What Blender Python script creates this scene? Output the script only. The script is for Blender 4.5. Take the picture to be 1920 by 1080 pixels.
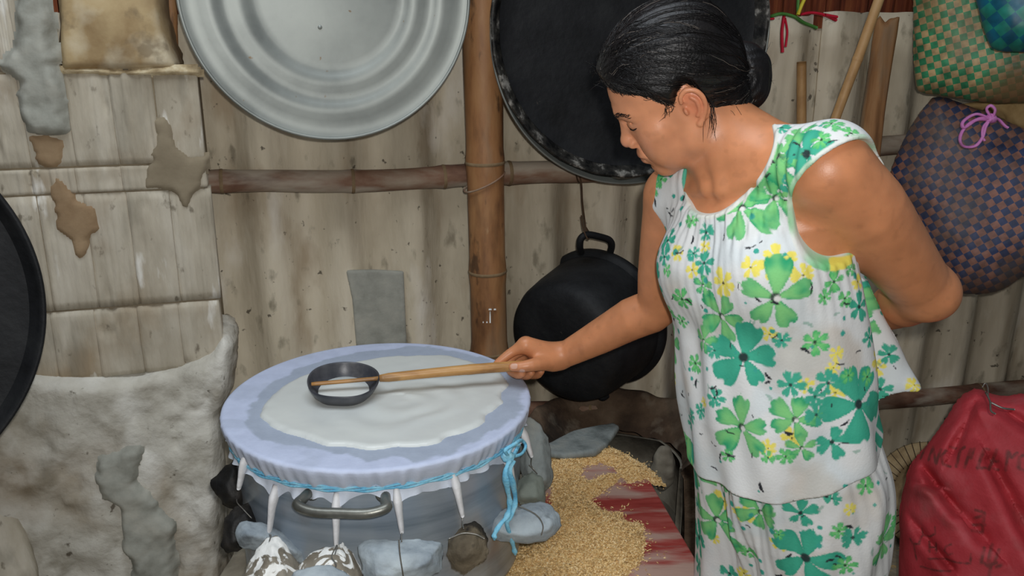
import bpy, bmesh, math, random
import numpy as np
from mathutils import Vector, Matrix
from mathutils.bvhtree import BVHTree

for o in list(bpy.data.objects):
    bpy.data.objects.remove(o, do_unlink=True)
SC = bpy.context.scene
COL = SC.collection
rnd = random.Random(7)
RNG = np.random.default_rng(11)

# ------------------------------------------------------------------ camera, world, light, exposure
FPX, PITCH, CAMZ = 1600.0, math.radians(17), 1.45
cam = bpy.data.cameras.new('camera')
cam.sensor_width = 36.0
cam.lens = 36.0 * FPX / 1920.0
cam.clip_start = 0.02
camo = bpy.data.objects.new('camera', cam)
COL.objects.link(camo)
camo.location = (0, 0, CAMZ)
camo.rotation_euler = (math.radians(90) - PITCH, 0, 0)
SC.camera = camo

w = bpy.data.worlds.new('world')
SC.world = w
w.use_nodes = True
w.node_tree.nodes['Background'].inputs[0].default_value = (0.86, 0.93, 1.0, 1)
w.node_tree.nodes['Background'].inputs[1].default_value = 0.10

fl = bpy.data.lights.new('camera_flash', 'POINT')
fl.energy = 46.0
fl.shadow_soft_size = 0.018
fl.color = (1.0, 0.985, 0.965)
flo = bpy.data.objects.new('camera_flash', fl)
COL.objects.link(flo)
flo.location = (0.035, -0.03, CAMZ + 0.065)

dl = bpy.data.lights.new('overhead_fill', 'AREA')  # soft fill added overhead to brighten level surfaces; no opening is seen there
dl.shape = 'RECTANGLE'
dl.size, dl.size_y = 1.6, 1.0
dl.energy = 26.0
dl.color = (0.86, 0.93, 1.0)
dlo = bpy.data.objects.new('overhead_fill', dl)
COL.objects.link(dlo)
dlo.location = (-0.35, 0.9, 2.75)
dlo.rotation_euler = (math.radians(-12), 0, 0)

vs = SC.view_settings
vs.view_transform = 'Standard'
vs.look = 'None'
vs.exposure = 0.0
vs.gamma = 1.0
vs.use_curve_mapping = False

# ------------------------------------------------------------------ projection helpers (pixels of the 1920x1080 frame)
CP, SP = math.cos(PITCH), math.sin(PITCH)
CAMP = np.array([0, 0, CAMZ])
def ray(px, py):
    r = (px - 960) / FPX; u = (540 - py) / FPX
    return np.array([r, CP + u * SP, -SP + u * CP])
def atY(px, py, Y):
    d = ray(px, py); return CAMP + d * (Y / d[1])
def atZ(px, py, Z):
    d = ray(px, py); return CAMP + d * ((Z - CAMZ) / d[2])
WT = 0.274
WA = math.atan(WT)
WD = np.array([math.cos(WA), math.sin(WA), 0.0])
WN = np.array([math.sin(WA), -math.cos(WA), 0.0])
WO = np.array([0, 2.13, 0.0])
def onwall(px, py, off=0.0):
    d = ray(px, py)
    return CAMP + d * (np.dot(WO + WN * off - CAMP, WN) / np.dot(d, WN))
def proj(p):
    p = np.atleast_2d(p); x = p[:, 0]; y = p[:, 1]; z = p[:, 2] - CAMZ
    f = y * CP - z * SP; u = y * SP + z * CP
    return np.c_[960 + FPX * x / f, 540 - FPX * u / f]

# ------------------------------------------------------------------ numpy helpers
def nrm(v):
    v = np.asarray(v, float); return v / (np.linalg.norm(v) + 1e-12)
def sst(a, b, x):
    t = np.clip((x - a) / (b - a), 0, 1); return t * t * (3 - 2 * t)
NTAB = (np.random.default_rng(5).random(8192) * 2 - 1).astype(np.float32)
def vnoise(P, scale=1.0, seed=0):
    Q = (np.asarray(P) * scale + 100.0).astype(np.float32)
    I = np.floor(Q); f = Q - I; I = I.astype(np.int32); f = f * f * (3 - 2 * f)
    a0 = I[..., 0] * 73856093 + seed * 7919; b0 = I[..., 1] * 19349663; c0 = I[..., 2] * 83492791
    a1 = a0 + 73856093; b1 = b0 + 19349663; c1 = c0 + 83492791
    def g(a, b, c):
        h = a ^ b ^ c; return NTAB[(h ^ (h >> 11)) & 8191]
    fx, fy, fz = f[..., 0], f[..., 1], f[..., 2]
    def lz(a, b):
        u = g(a, b, c0); return u + (g(a, b, c1) - u) * fz
    u = lz(a0, b0); u = u + (lz(a0, b1) - u) * fy
    v = lz(a1, b0); v = v + (lz(a1, b1) - v) * fy
    return u + (v - u) * fx
def fbm(P, scale, seed=0, octs=3):
    r = 0; a = 1.0
    for o in range(octs):
        r = r + a * vnoise(P, scale * 2 ** o, seed + o * 17); a *= 0.5
    return r
def poly_sdf(P, poly):
    """signed distance of Nx2 points to a closed polygon, negative inside"""
    P = np.asarray(P, float); poly = np.asarray(poly, float)
    d = np.full(len(P), 1e9); s = np.ones(len(P))
    n = len(poly)
    for i in range(n):
        a = poly[i]; b = poly[i - 1]
        e = b - a; wv = P - a
        t = np.clip((wv @ e) / (e @ e + 1e-15), 0, 1)
        q = wv - t[:, None] * e
        d = np.minimum(d, (q * q).sum(1))
        c1 = P[:, 1] >= a[1]; c2 = P[:, 1] < b[1]; c3 = e[0] * wv[:, 1] > e[1] * wv[:, 0]
        flip = (c1 & c2 & c3) | (~c1 & ~c2 & ~c3)
        s[flip] *= -1
    return s * np.sqrt(d)
def smooth_poly(pts, n=3):
    p = np.asarray(pts, float)
    for _ in range(n):
        q = np.roll(p, -1, 0)
        p = np.stack([p * .75 + q * .25, p * .25 + q * .75], 1).reshape(-1, p.shape[1])
    return p
def spline(pts, n=40):
    """Catmull-Rom through points"""
    p = np.asarray(pts, float)
    if len(p) == 2:
        t = np.linspace(0, 1, n)[:, None]; return p[0] * (1 - t) + p[1] * t
    q = np.vstack([2 * p[0] - p[1], p, 2 * p[-1] - p[-2]])
    out = []
    seg = len(p) - 1
    for t in np.linspace(0, seg, n):
        i = min(int(t), seg - 1); f = t - i
        a, b, c, d = q[i], q[i + 1], q[i + 2], q[i + 3]
        out.append(.5 * ((2 * b) + (-a + c) * f + (2 * a - 5 * b + 4 * c - d) * f * f + (-a + 3 * b - 3 * c + d) * f ** 3))
    return np.array(out)

# ------------------------------------------------------------------ signed-distance meshing (surface nets)
def surface_nets(vals, xs, ys, zs):
    s = vals < 0
    nx, ny, nz = s.shape
    tot = np.zeros((nx - 1, ny - 1, nz - 1), np.int8)
    for a in (0, 1):
        for b in (0, 1):
            for c in (0, 1):
                tot += s[a:nx - 1 + a, b:ny - 1 + b, c:nz - 1 + c]
    act = (tot > 0) & (tot < 8)
    I, J, K = np.nonzero(act)
    idx = np.full(act.shape, -1, np.int32); idx[I, J, K] = np.arange(len(I))
    acc = np.zeros((len(I), 3)); cnt = np.zeros(len(I))
    cs = [(a, b, c) for a in (0, 1) for b in (0, 1) for c in (0, 1)]
    for e0 in cs:
        for ax in range(3):
            if e0[ax]: continue
            e1 = list(e0); e1[ax] = 1
            v0 = vals[I + e0[0], J + e0[1], K + e0[2]]; v1 = vals[I + e1[0], J + e1[1], K + e1[2]]
            m = (v0 < 0) != (v1 < 0)
            t = np.where(m, v0 / np.where(m, v0 - v1, 1), 0)
            p = np.zeros((len(I), 3)); p += e0; p[:, ax] += t
            acc += p * m[:, None]; cnt += m
    acc /= cnt[:, None]
    def world(ar, i, f): return ar[i] * (1 - f) + ar[i + 1] * f
    V = np.c_[world(xs, I, acc[:, 0]), world(ys, J, acc[:, 1]), world(zs, K, acc[:, 2])]
    quads = []
    for ax in range(3):
        sl0 = [slice(1, -1)] * 3; sl1 = [slice(1, -1)] * 3
        sl0[ax] = slice(0, -1); sl1[ax] = slice(1, None)
        a = s[tuple(sl0)]; b = s[tuple(sl1)]
        i, j, k = np.nonzero(a != b)
        inside = a[i, j, k]
        off = [1, 1, 1]; off[ax] = 0
        g = [i + off[0], j + off[1], k + off[2]]
        o1, o2 = [(1, 2), (2, 0), (0, 1)][ax]
        def cell(d1, d2):
            q = [g[0].copy(), g[1].copy(), g[2].copy()]; q[o1] -= d1; q[o2] -= d2
            return idx[q[0], q[1], q[2]]
        Q = np.c_[cell(1, 1), cell(0, 1), cell(0, 0), cell(1, 0)]
        Q[~inside] = Q[~inside][:, ::-1]
        quads.append(Q)
    F = np.vstack(quads)
    F = F[(F >= 0).all(1)]
    return V, F
def newton(fn, V, h, it=2):
    for _ in range(it):
        e = h * .25
        d = fn(V)
        g = np.stack([fn(V + np.eye(3)[a] * e) - d for a in range(3)], 1) / e
        n2 = (g * g).sum(1)
        st = (d / np.maximum(n2, .05))[:, None] * g
        l = np.linalg.norm(st, axis=1); st *= np.minimum(1, h * .8 / np.maximum(l, 1e-9))[:, None]
        V = V - st
    return V
def mesh_sdf(fn, lo, hi, h, it=1):
    xs, ys, zs = [np.arange(lo[a] - 2 * h, hi[a] + 3 * h, h) for a in range(3)]
    G = np.stack(np.meshgrid(xs, ys, zs, indexing='ij'), -1).reshape(-1, 3)
    vals = np.empty(len(G))
    for c in range(0, len(G), 400000): vals[c:c + 400000] = fn(G[c:c + 400000])
    V, F = surface_nets(vals.reshape(len(xs), len(ys), len(zs)), xs, ys, zs)
    if it: V = newton(fn, V, h, it)
    return V, F
def smin(a, b, k):
    h = np.clip(.5 + .5 * (b - a) / k, 0, 1)
    return b * (1 - h) + a * h - k * h * (1 - h)
def smax(a, b, k): return -smin(-a, -b, k)
def sd_cone(P, a, b, ra, rb):
    ba = np.asarray(b) - np.asarray(a); pa = P - a
    t = np.clip((pa @ ba) / (ba @ ba), 0, 1)
    pa = pa - t[:, None] * ba
    return np.sqrt(np.einsum('ij,ij->i', pa, pa)) - (ra + (rb - ra) * t)
def sd_ell(P, c, r, R=None):
    q = P - c
    if R is not None: q = q @ np.asarray(R).T
    r = np.asarray(r, float)
    q = q / r; k0 = np.sqrt(np.einsum('ij,ij->i', q, q)); q = q / r; k1 = np.sqrt(np.einsum('ij,ij->i', q, q))
    return k0 * (k0 - 1) / np.maximum(k1, 1e-6)
class Field:
    """a list of blended primitives, evaluated block by block with culling"""
    def __init__(s): s.ops = []
    def cone(s, a, b, ra, rb, k=.01, op='u'):
        a = np.asarray(a, float); b = np.asarray(b, float)
        s.ops.append((op, lambda P: sd_cone(P, a, b, ra, rb), (a + b) / 2, np.linalg.norm(a - b) / 2 + max(ra, rb), k))
    def ell(s, c, r, R=None, k=.01, op='u'):
        c = np.asarray(c, float)
        s.ops.append((op, lambda P: sd_ell(P, c, r, R), c, max(r), k))
    def fn(s, f, c, rad, k=.01, op='u'):
        s.ops.append((op, f, np.asarray(c, float), rad, k))
    def chain(s, pts, rs, k=.01, n=3):
        """a limb: a smooth tapering tube through the joints, blended to the rest as one piece"""
        m = (len(pts) - 1) * n + 1
        Q = spline(pts, m); R = np.interp(np.linspace(0, len(pts) - 1, m), np.arange(len(pts)), rs)
        c = Q.mean(0); rad = np.linalg.norm(Q - c, axis=1).max() + max(rs)
        def f(P):
            cp = (P.min(0) + P.max(0)) / 2; pr_ = np.linalg.norm(P.max(0) - P.min(0)) / 2
            A_ = Q[:-1]; D_ = Q[1:] - A_; t = np.clip(((cp - A_) * D_).sum(1) / (D_ * D_).sum(1), 0, 1)
            dc = np.linalg.norm(cp - A_ - t[:, None] * D_, axis=1) - (R[:-1] + (R[1:] - R[:-1]) * t)
            d = None
            for i in np.nonzero(dc <= dc.min() + 2 * pr_ + .004)[0]:   # only the stretches that can be nearest here
                e = sd_cone(P, Q[i], Q[i + 1], R[i], R[i + 1]); d = e if d is None else np.minimum(d, e)
            return d
        s.ops.append(('u', f, c, rad, k))
    def subset(s, c, h):
        return [o for o in s.ops if np.linalg.norm(c - o[2]) - o[3] < h + o[4] * 1.5 + .012]
    def ev(s, P, ops=None):
        d = np.full(len(P), .08)
        for op, f, c, r, k in (s.ops if ops is None else ops):
            q = f(P)
            if op == 'u': d = smin(d, q, k)
            elif op == 's': d = smax(d, -q, k)
            elif op == 'd': d = d + q
            else: d = smax(d, q, k)
        return d
    def mesh(s, xs, ys, zs, B=20, it=1):
        nx, ny, nz = len(xs), len(ys), len(zs)
        vals = np.full((nx, ny, nz), .05, np.float32)
        for i in range(0, nx, B):
            for j in range(0, ny, B):
                for k in range(0, nz, B):
                    bx, by, bz = xs[i:i + B], ys[j:j + B], zs[k:k + B]
                    c = np.array([(b[0] + b[-1]) / 2 for b in (bx, by, bz)])
                    h = .5 * math.sqrt(sum((b[-1] - b[0]) ** 2 for b in (bx, by, bz)))
                    ops = s.subset(c, h)
                    if not any(o[0] == 'u' for o in ops): continue
                    dc = s.ev(c[None], ops)[0]
                    if dc > h * 1.6 + .02: continue
                    if dc < -(h * 2.2 + .03):
                        vals[i:i + B, j:j + B, k:k + B] = -.05; continue
                    G = np.stack(np.meshgrid(bx, by, bz, indexing='ij'), -1).reshape(-1, 3)
                    vals[i:i + B, j:j + B, k:k + B] = s.ev(G, ops).reshape(len(bx), len(by), len(bz))
        V, F = surface_nets(vals, xs, ys, zs)
        if it: V = s.project(V, it=it)
        return V, F
    def project(s, V, cell=.06, it=1, h=.003):
        key = np.floor(V / cell).astype(np.int64)
        kk = key[:, 0] * 1000003 + key[:, 1] * 1009 + key[:, 2]
        order = np.argsort(kk, kind='stable'); ks = kk[order]
        st = np.r_[0, np.nonzero(np.diff(ks))[0] + 1, len(ks)]
        out = V.copy()
        for a, b in zip(st[:-1], st[1:]):
            ii = order[a:b]; P = V[ii]
            c = (key[ii[0]] + .5) * cell
            ops = s.subset(c, cell * .87 + .01)
            out[ii] = newton(lambda Q: s.ev(Q, ops), P, h, it)
        return out
def subdiv_quads(V, F):
    n = len(V)
    E = np.stack([F, np.roll(F, -1, 1)], 2).reshape(-1, 2)
    Es = np.sort(E, 1); key = Es[:, 0].astype(np.int64) * n + Es[:, 1]
    u, first, inv = np.unique(key, return_index=True, return_inverse=True)
    mid = V[Es[first]].mean(1)
    cen = V[F].mean(1)
    inv = inv.reshape(-1, 4) + n
    ci = np.arange(len(F)) + n + len(u)
    V2 = np.vstack([V, mid, cen])
    Q = [np.c_[F[:, a], inv[:, a], ci, inv[:, a - 1]] for a in range(4)]
    return V2, np.vstack(Q)
def vert_smooth(V, F, it=1, lam=.5):
    E = np.vstack([F[:, [a, (a + 1) % F.shape[1]]] for a in range(F.shape[1])])
    for _ in range(it):
        acc = np.zeros_like(V); c = np.zeros(len(V))
        for a, b in ((0, 1), (1, 0)):
            np.add.at(acc, E[:, a], V[E[:, b]]); np.add.at(c, E[:, a], 1)
        V = V * (1 - lam) + lam * acc / np.maximum(c, 1)[:, None]
    return V

# ------------------------------------------------------------------ materials
def lin(c):
    c = np.asarray(c, float) / 255.0
    return np.where(c <= .04045, c / 12.92, ((c + .055) / 1.055) ** 2.4)
def mat(name, cols, rough=.75, metal=0.0, scale=8.0, detail=6.0, stretch=(1, 1, 1), bump=.15, bscale=60.0, spec=.3, attr=False, stops=None, rvar=0.0, coat=0.0, distortion=0.0, bdist=.004):
    m = bpy.data.materials.new(name); m.use_nodes = True
    nt = m.node_tree; N = nt.nodes; L = nt.links
    b = N['Principled BSDF']
    b.inputs['Roughness'].default_value = rough; b.inputs['Metallic'].default_value = metal
    b.inputs['Specular IOR Level'].default_value = spec
    b.inputs['Coat Weight'].default_value = coat
    tc = N.new('ShaderNodeTexCoord'); mp = N.new('ShaderNodeMapping'); mp.inputs['Scale'].default_value = stretch
    oi = N.new('ShaderNodeObjectInfo'); va = N.new('ShaderNodeVectorMath'); va.operation = 'ADD'   # every object gets its own stretch of the pattern
    L.new(tc.outputs['Object'], va.inputs[0]); L.new(oi.outputs['Location'], va.inputs[1]); L.new(va.outputs[0], mp.inputs['Vector'])
    nz = N.new('ShaderNodeTexNoise'); nz.inputs['Scale'].default_value = scale; nz.inputs['Detail'].default_value = detail
    nz.inputs['Distortion'].default_value = distortion; nz.inputs['Roughness'].default_value = .6
    L.new(mp.outputs[0], nz.inputs['Vector'])
    cr = N.new('ShaderNodeValToRGB')
    els = cr.color_ramp.elements
    n = len(cols)
    st = stops or [(.3 + .4 * i / max(1, n - 1)) for i in range(n)]
    while len(els) < n: els.new(.5)
    for i, c in enumerate(cols):
        els[i].position = st[i]; els[i].color = (*lin(c), 1)
    L.new(nz.outputs['Fac'], cr.inputs[0])
    out = cr.outputs[0]
    if attr:
        at = N.new('ShaderNodeAttribute'); at.attribute_name = 'Col'
        mx = N.new('ShaderNodeMix'); mx.data_type = 'RGBA'; mx.blend_type = 'MULTIPLY'; mx.inputs[0].default_value = 1.0
        L.new(at.outputs['Color'], mx.inputs[6]); L.new(out, mx.inputs[7]); out = mx.outputs[2]
    L.new(out, b.inputs['Base Color'])
    if rvar:
        mr = N.new('ShaderNodeMapRange'); mr.inputs[3].default_value = rough - rvar; mr.inputs[4].default_value = rough + rvar
        L.new(nz.outputs['Fac'], mr.inputs[0]); L.new(mr.outputs[0], b.inputs['Roughness'])
    if bump:
        n2 = N.new('ShaderNodeTexNoise'); n2.inputs['Scale'].default_value = bscale; n2.inputs['Detail'].default_value = 5
        L.new(mp.outputs[0], n2.inputs['Vector'])
        bp = N.new('ShaderNodeBump'); bp.inputs['Strength'].default_value = bump; bp.inputs['Distance'].default_value = bdist
        L.new(n2.outputs['Fac'], bp.inputs['Height']); L.new(bp.outputs[0], b.inputs['Normal'])
    return m
def layer(m, cols, scale, lo, hi, stretch=(1, 1, 1), detail=5.0, distortion=0.0, strength=1.0):
    """mix another noise-masked colour over a material's base colour"""
    nt = m.node_tree; N = nt.nodes; L = nt.links
    b = N['Principled BSDF']; src = b.inputs['Base Color'].links[0].from_socket
    tc = N.new('ShaderNodeTexCoord'); mp = N.new('ShaderNodeMapping'); mp.inputs['Scale'].default_value = stretch
    mp.inputs['Location'].default_value = (rnd.random() * 9, rnd.random() * 9, rnd.random() * 9)
    oi = N.new('ShaderNodeObjectInfo'); va = N.new('ShaderNodeVectorMath'); va.operation = 'ADD'
    L.new(tc.outputs['Object'], va.inputs[0]); L.new(oi.outputs['Location'], va.inputs[1]); L.new(va.outputs[0], mp.inputs['Vector'])
    nz = N.new('ShaderNodeTexNoise'); nz.inputs['Scale'].default_value = scale; nz.inputs['Detail'].default_value = detail
    nz.inputs['Distortion'].default_value = distortion
    L.new(mp.outputs[0], nz.inputs['Vector'])
    mr = N.new('ShaderNodeMapRange'); mr.inputs[1].default_value = lo; mr.inputs[2].default_value = hi; mr.inputs[4].default_value = strength
    L.new(nz.outputs['Fac'], mr.inputs[0])
    mx = N.new('ShaderNodeMix'); mx.data_type = 'RGBA'
    L.new(mr.outputs[0], mx.inputs[0]); L.new(src, mx.inputs[6]); mx.inputs[7].default_value = (*lin(cols), 1)
    L.new(mx.outputs[2], b.inputs['Base Color'])
    return m

# ------------------------------------------------------------------ objects
def tag(o, label=None, cat=None, group=None, kind=None):
    if label: o['label'] = label
    if cat: o['category'] = cat
    if group: o['group'] = group
    if kind: o['kind'] = kind
    return o
def empty(name, loc, label=None, cat=None, group=None, kind=None):
    o = bpy.data.objects.new(name, None); COL.objects.link(o)
    o.location = [float(v) for v in loc]; o.empty_display_size = .05
    return tag(o, label, cat, group, kind)
def wloc(o):
    v = np.array(o.location)
    while o.parent: o = o.parent; v = v + np.array(o.location)
    return v
def obj(name, V, F, m, parent=None, smooth=True, col=None, base='base', mats=None, fmat=None):
    """one mesh object from world-space vertices; origin at the base of the mesh"""
    V = np.asarray(V, float)
    if base == 'base': org = np.array([(V[:, 0].min() + V[:, 0].max()) / 2, (V[:, 1].min() + V[:, 1].max()) / 2, V[:, 2].min()])
    else: org = np.asarray(base, float)
    me = bpy.data.meshes.new(name)
    if isinstance(F, np.ndarray):
        n, k = F.shape
        me.vertices.add(len(V)); me.vertices.foreach_set('co', (V - org).astype(np.float32).ravel())
        me.loops.add(n * k); me.loops.foreach_set('vertex_index', F.astype(np.int32).ravel())
        me.polygons.add(n); me.polygons.foreach_set('loop_start', np.arange(0, n * k, k, dtype=np.int32))
        me.update(calc_edges=True)
    else:
        me.from_pydata([tuple(v) for v in (V - org)], [], [tuple(int(i) for i in f) for f in F]); me.update()
    for mm in (mats or [m]): me.materials.append(mm)
    if fmat is not None: me.polygons.foreach_set('material_index', np.asarray(fmat, np.int32))
    if smooth: me.polygons.foreach_set('use_smooth', np.ones(len(me.polygons), bool))
    if col is not None:
        a = me.color_attributes.new('Col', 'FLOAT_COLOR', 'POINT')
        c = np.ones((len(V), 4), np.float32); c[:, :3] = col
        a.data.foreach_set('color', c.ravel())
    me.validate()
    o = bpy.data.objects.new(name, me); COL.objects.link(o)
    if parent is not None:
        o.parent = parent; o.location = org - wloc(parent)
    else: o.location = org
    return o
class MB:
    """collects shapes into one mesh"""
    def __init__(s): s.v = []; s.f = []
    def add(s, V, F):
        n = len(s.v); s.v.extend([tuple(map(float, p)) for p in V]); s.f.extend([tuple(int(i) + n for i in f) for f in F]); return s
    def tube(s, pts, r, seg=10, closed=False, cap=True, flat=1.0):
        P = np.asarray(pts, float); n = len(P)
        rs = np.full(n, r) if np.isscalar(r) else np.asarray(r, float)
        T = np.gradient(P, axis=0) if not closed else np.roll(P, -1, 0) - np.roll(P, 1, 0)
        T /= np.linalg.norm(T, axis=1)[:, None] + 1e-12
        up = np.array([0, 0, 1.0]) if abs(T[0][2]) < .9 else np.array([1.0, 0, 0])
        N = nrm(np.cross(T[0], up)); V = []
        for i in range(n):
            N = nrm(N - T[i] * np.dot(N, T[i])); Bv = np.cross(T[i], N)
            for a in range(seg):
                th = 2 * math.pi * a / seg
                V.append(P[i] + rs[i] * (math.cos(th) * N + flat * math.sin(th) * Bv))
        F = []
        for i in range(n if closed else n - 1):
            j = (i + 1) % n
            for a in range(seg):
                b = (a + 1) % seg
                F.append((i * seg + a, j * seg + a, j * seg + b, i * seg + b)[::-1])
        if cap and not closed:
            F.append(tuple(range(seg))); F.append(tuple((n - 1) * seg + a for a in range(seg))[::-1])
        return s.add(V, F)
    def lathe(s, prof, seg=64, O=(0, 0, 0), X=(1, 0, 0), Y=(0, 1, 0), Z=(0, 0, 1), wob=None):
        O, X, Y, Z = [np.asarray(q, float) for q in (O, X, Y, Z)]
        V = []
        for k, (r, z) in enumerate(prof):
            for a in range(seg):
                th = 2 * math.pi * a / seg
                rr, zz = (r, z) if wob is None else wob(r, z, th)
                V.append(O + X * rr * math.cos(th) + Y * rr * math.sin(th) + Z * zz)
        F = []
        for k in range(len(prof) - 1):
            for a in range(seg):
                b = (a + 1) % seg
                F.append((k * seg + a, k * seg + b, (k + 1) * seg + b, (k + 1) * seg + a))
        if prof[0][0] < 1e-3: pass
        return s.add(V, F)
    def box(s, O, X, Y, Z):
        """centre, half-axis vectors"""
        O, X, Y, Z = [np.asarray(q, float) for q in (O, X, Y, Z)]
        V = [O + a * X + b * Y + c * Z for a in (-1, 1) for b in (-1, 1) for c in (-1, 1)]
        return s.add(V, [(0, 1, 3, 2), (4, 6, 7, 5), (0, 4, 5, 1), (2, 3, 7, 6), (0, 2, 6, 4), (1, 5, 7, 3)])
    def build(s, name, m, parent=None, smooth=True, bevel=0, **k):
        o = obj(name, np.array(s.v), s.f, m, parent, smooth, **k)
        if bevel:
            b = o.modifiers.new('bevel', 'BEVEL'); b.width = bevel; b.segments = 2; b.limit_method = 'ANGLE'
        return o
def face_frame(px, py, Y):
    """point on the pixel's ray and a frame facing the camera"""
    O = atY(px, py, Y); N = nrm(CAMP - O); R = nrm(np.cross([0, 0, 1.0], N)); U = np.cross(N, R)
    return O, R, U, N
def outline(pts, Y, tilt=0.0, yaw=0.0, at=None):
    """pixel outline put on a plane at depth Y facing the camera (tilted); returns frame and 2-D outline"""
    p = np.asarray(pts, float); c = p.mean(0) if at is None else np.asarray(at, float)
    O, R, U, N = face_frame(c[0], c[1], Y)
    if yaw: R, N = R * math.cos(yaw) - N * math.sin(yaw), N * math.cos(yaw) + R * math.sin(yaw)
    if tilt: U, N = U * math.cos(tilt) + N * math.sin(tilt), N * math.cos(tilt) - U * math.sin(tilt)
    q = []
    for x, y in p:
        d = ray(x, y); P = CAMP + d * (np.dot(O - CAMP, N) / np.dot(d, N))
        q.append([np.dot(P - O, R), np.dot(P - O, U)])
    return (O, R, U, N), np.array(q)
def pillow(poly, T, E, extra=None, power=2.0):
    def fn(Q):
        d2 = poly_sdf(Q[:, :2], poly)
        e = np.clip(-d2 / E, 0, 1)
        h = T * (1 - (1 - e) ** power) ** (1 / power)
        wv = np.abs(Q[:, 2])
        r = np.where(d2 < 0, np.minimum(wv - h, 0) * .6 + np.maximum(wv - h, 0), np.hypot(d2, wv))
        r = np.where(d2 < 0, np.maximum(r, d2), r)
        return r if extra is None else extra(Q, r, d2)
    return fn
def pillow_mesh(frame, poly, T, E, h, extra=None, power=2.0, it=1):
    O, R, U, N = frame
    lo = np.r_[poly.min(0) - .01, -T - .012]; hi = np.r_[poly.max(0) + .01, T + .012]
    V, F = mesh_sdf(pillow(poly, T, E, extra, power), lo, hi, h, it)
    return V, F, V[:, :1] * R + V[:, 1:2] * U + V[:, 2:3] * N + O
def raised(poly, frame, t, edge, h, rough=.3, nscale=30, seed=0, sink=.004):
    """an irregular raised crust on a plane: a thin relief with its own edge"""
    O, R, U, N = frame
    lo = poly.min(0) - h; hi = poly.max(0) + h
    xs = np.arange(lo[0], hi[0] + h, h); ys = np.arange(lo[1], hi[1] + h, h)
    X, Y = np.meshgrid(xs, ys, indexing='ij'); P2 = np.c_[X.ravel(), Y.ravel()]
    P3 = np.c_[P2, np.zeros(len(P2))]
    d = poly_sdf(P2, poly) + edge * .5 * fbm(P3, nscale, seed, 3)
    e = np.clip(-d / edge, 0, 1)
    z = t * (1 - (1 - e) ** 2) * (1 + rough * fbm(P3, nscale, seed + 5, 3)) - sink * (d > 0) - np.clip(d, 0, 1) * .8
    nx, ny = len(xs), len(ys)
    id_ = np.arange(nx * ny).reshape(nx, ny)
    F = np.stack([id_[:-1, :-1], id_[1:, :-1], id_[1:, 1:], id_[:-1, 1:]], -1).reshape(-1, 4)
    F = F[(d[F] < h * .8).any(1)]
    u, inv = np.unique(F, return_inverse=True)
    V = O + P2[u][:, :1] * R + P2[u][:, 1:] * U + z[u][:, None] * N
    return V, inv.reshape(-1, 4)

# ================================================================== THE SETTING
M_wall = mat('fibre_cement', [(172, 160, 138), (212, 200, 176), (232, 222, 202)], .9, scale=3.5, stretch=(1, 1, .3), bump=.6, bscale=40, bdist=.006)
layer(M_wall, (128, 114, 92), 4.0, .54, .70, (2.2, 2.2, .22), strength=.7)
layer(M_wall, (150, 126, 96), 7.0, .55, .70, (1.2, 1.2, .5), strength=.6)
layer(M_wall, (238, 232, 220), 9.0, .60, .74, (1, 1, .4), strength=.6)
layer(M_wall, (104, 96, 78), 26.0, .60, .72, (1, 1, .5), strength=.6)
layer(M_wall, (66, 58, 46), 46.0, .67, .72, strength=.8)
M_floor = mat('packed_earth', [(92, 84, 70), (128, 118, 100), (150, 140, 120)], .95, scale=6, bump=.6, bscale=40, bdist=.01)
layer(M_floor, (178, 150, 96), 60, .6, .66, strength=.9)
M_slat = mat('red_brown_palm', [(66, 30, 18), (110, 52, 30), (140, 80, 46)], .85, scale=20, stretch=(3, 3, .3), bump=.3, bscale=60)
M_brick = mat('clay_block', [(150, 140, 122), (184, 175, 157), (204, 197, 182)], .95, scale=6, stretch=(1.6, 1.6, .35), bump=.5, bscale=50, bdist=.005)
layer(M_brick, (150, 128, 98), 4.5, .55, .68, (1, 1, .7), strength=.75)
layer(M_brick, (132, 126, 112), 9.0, .56, .68, (1.5, 1.5, .4), strength=.55)
layer(M_brick, (228, 225, 216), 12, .62, .68, (1.6, 1.6, .4), strength=.85)
layer(M_brick, (124, 98, 66), 3.2, .58, .68, (1, 1, .8), strength=.7)
layer(M_brick, (98, 88, 72), 38, .65, .72, (1, 1, .6), strength=.7)
M_plaster = mat('lime_plaster', [(158, 152, 138), (198, 194, 182), (218, 215, 206)], .95, scale=5, bump=.7, bscale=30, bdist=.009)
layer(M_plaster, (134, 112, 80), 2.8, .50, .66, strength=.8)
layer(M_plaster, (230, 228, 220), 7, .54, .68, strength=.6)
layer(M_plaster, (116, 106, 86), 10, .56, .70, strength=.6)
layer(M_plaster, (84, 74, 58), 34, .66, .71, strength=.8)
M_mortar = mat('grey_cement', [(134, 134, 124), (160, 160, 150), (178, 176, 164)], .9, scale=14, bump=.4, bscale=50)
M_smear = mat('brown_cement', [(126, 114, 94), (150, 138, 116)], .95, scale=10, bump=.3, bscale=50)
M_stain = mat('brown_stain', [(132, 106, 78), (160, 136, 106)], .95, scale=14, bump=.4, bscale=50)
M_crust = mat('ochre_crust', [(140, 120, 90), (184, 166, 132), (220, 208, 178)], .95, scale=30, bump=.5, bscale=50)
M_hood = mat('smoked_plaster', [(120, 92, 58), (176, 154, 116), (200, 184, 150)], .95, scale=4, bump=.35, bscale=40)
layer(M_hood, (92, 66, 40), 4, .50, .66, (1, 1, .8), strength=.85)
layer(M_hood, (208, 198, 174), 7, .55, .68, strength=.7)
layer(M_hood, (120, 104, 80), 20, .6, .7, strength=.7)

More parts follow.
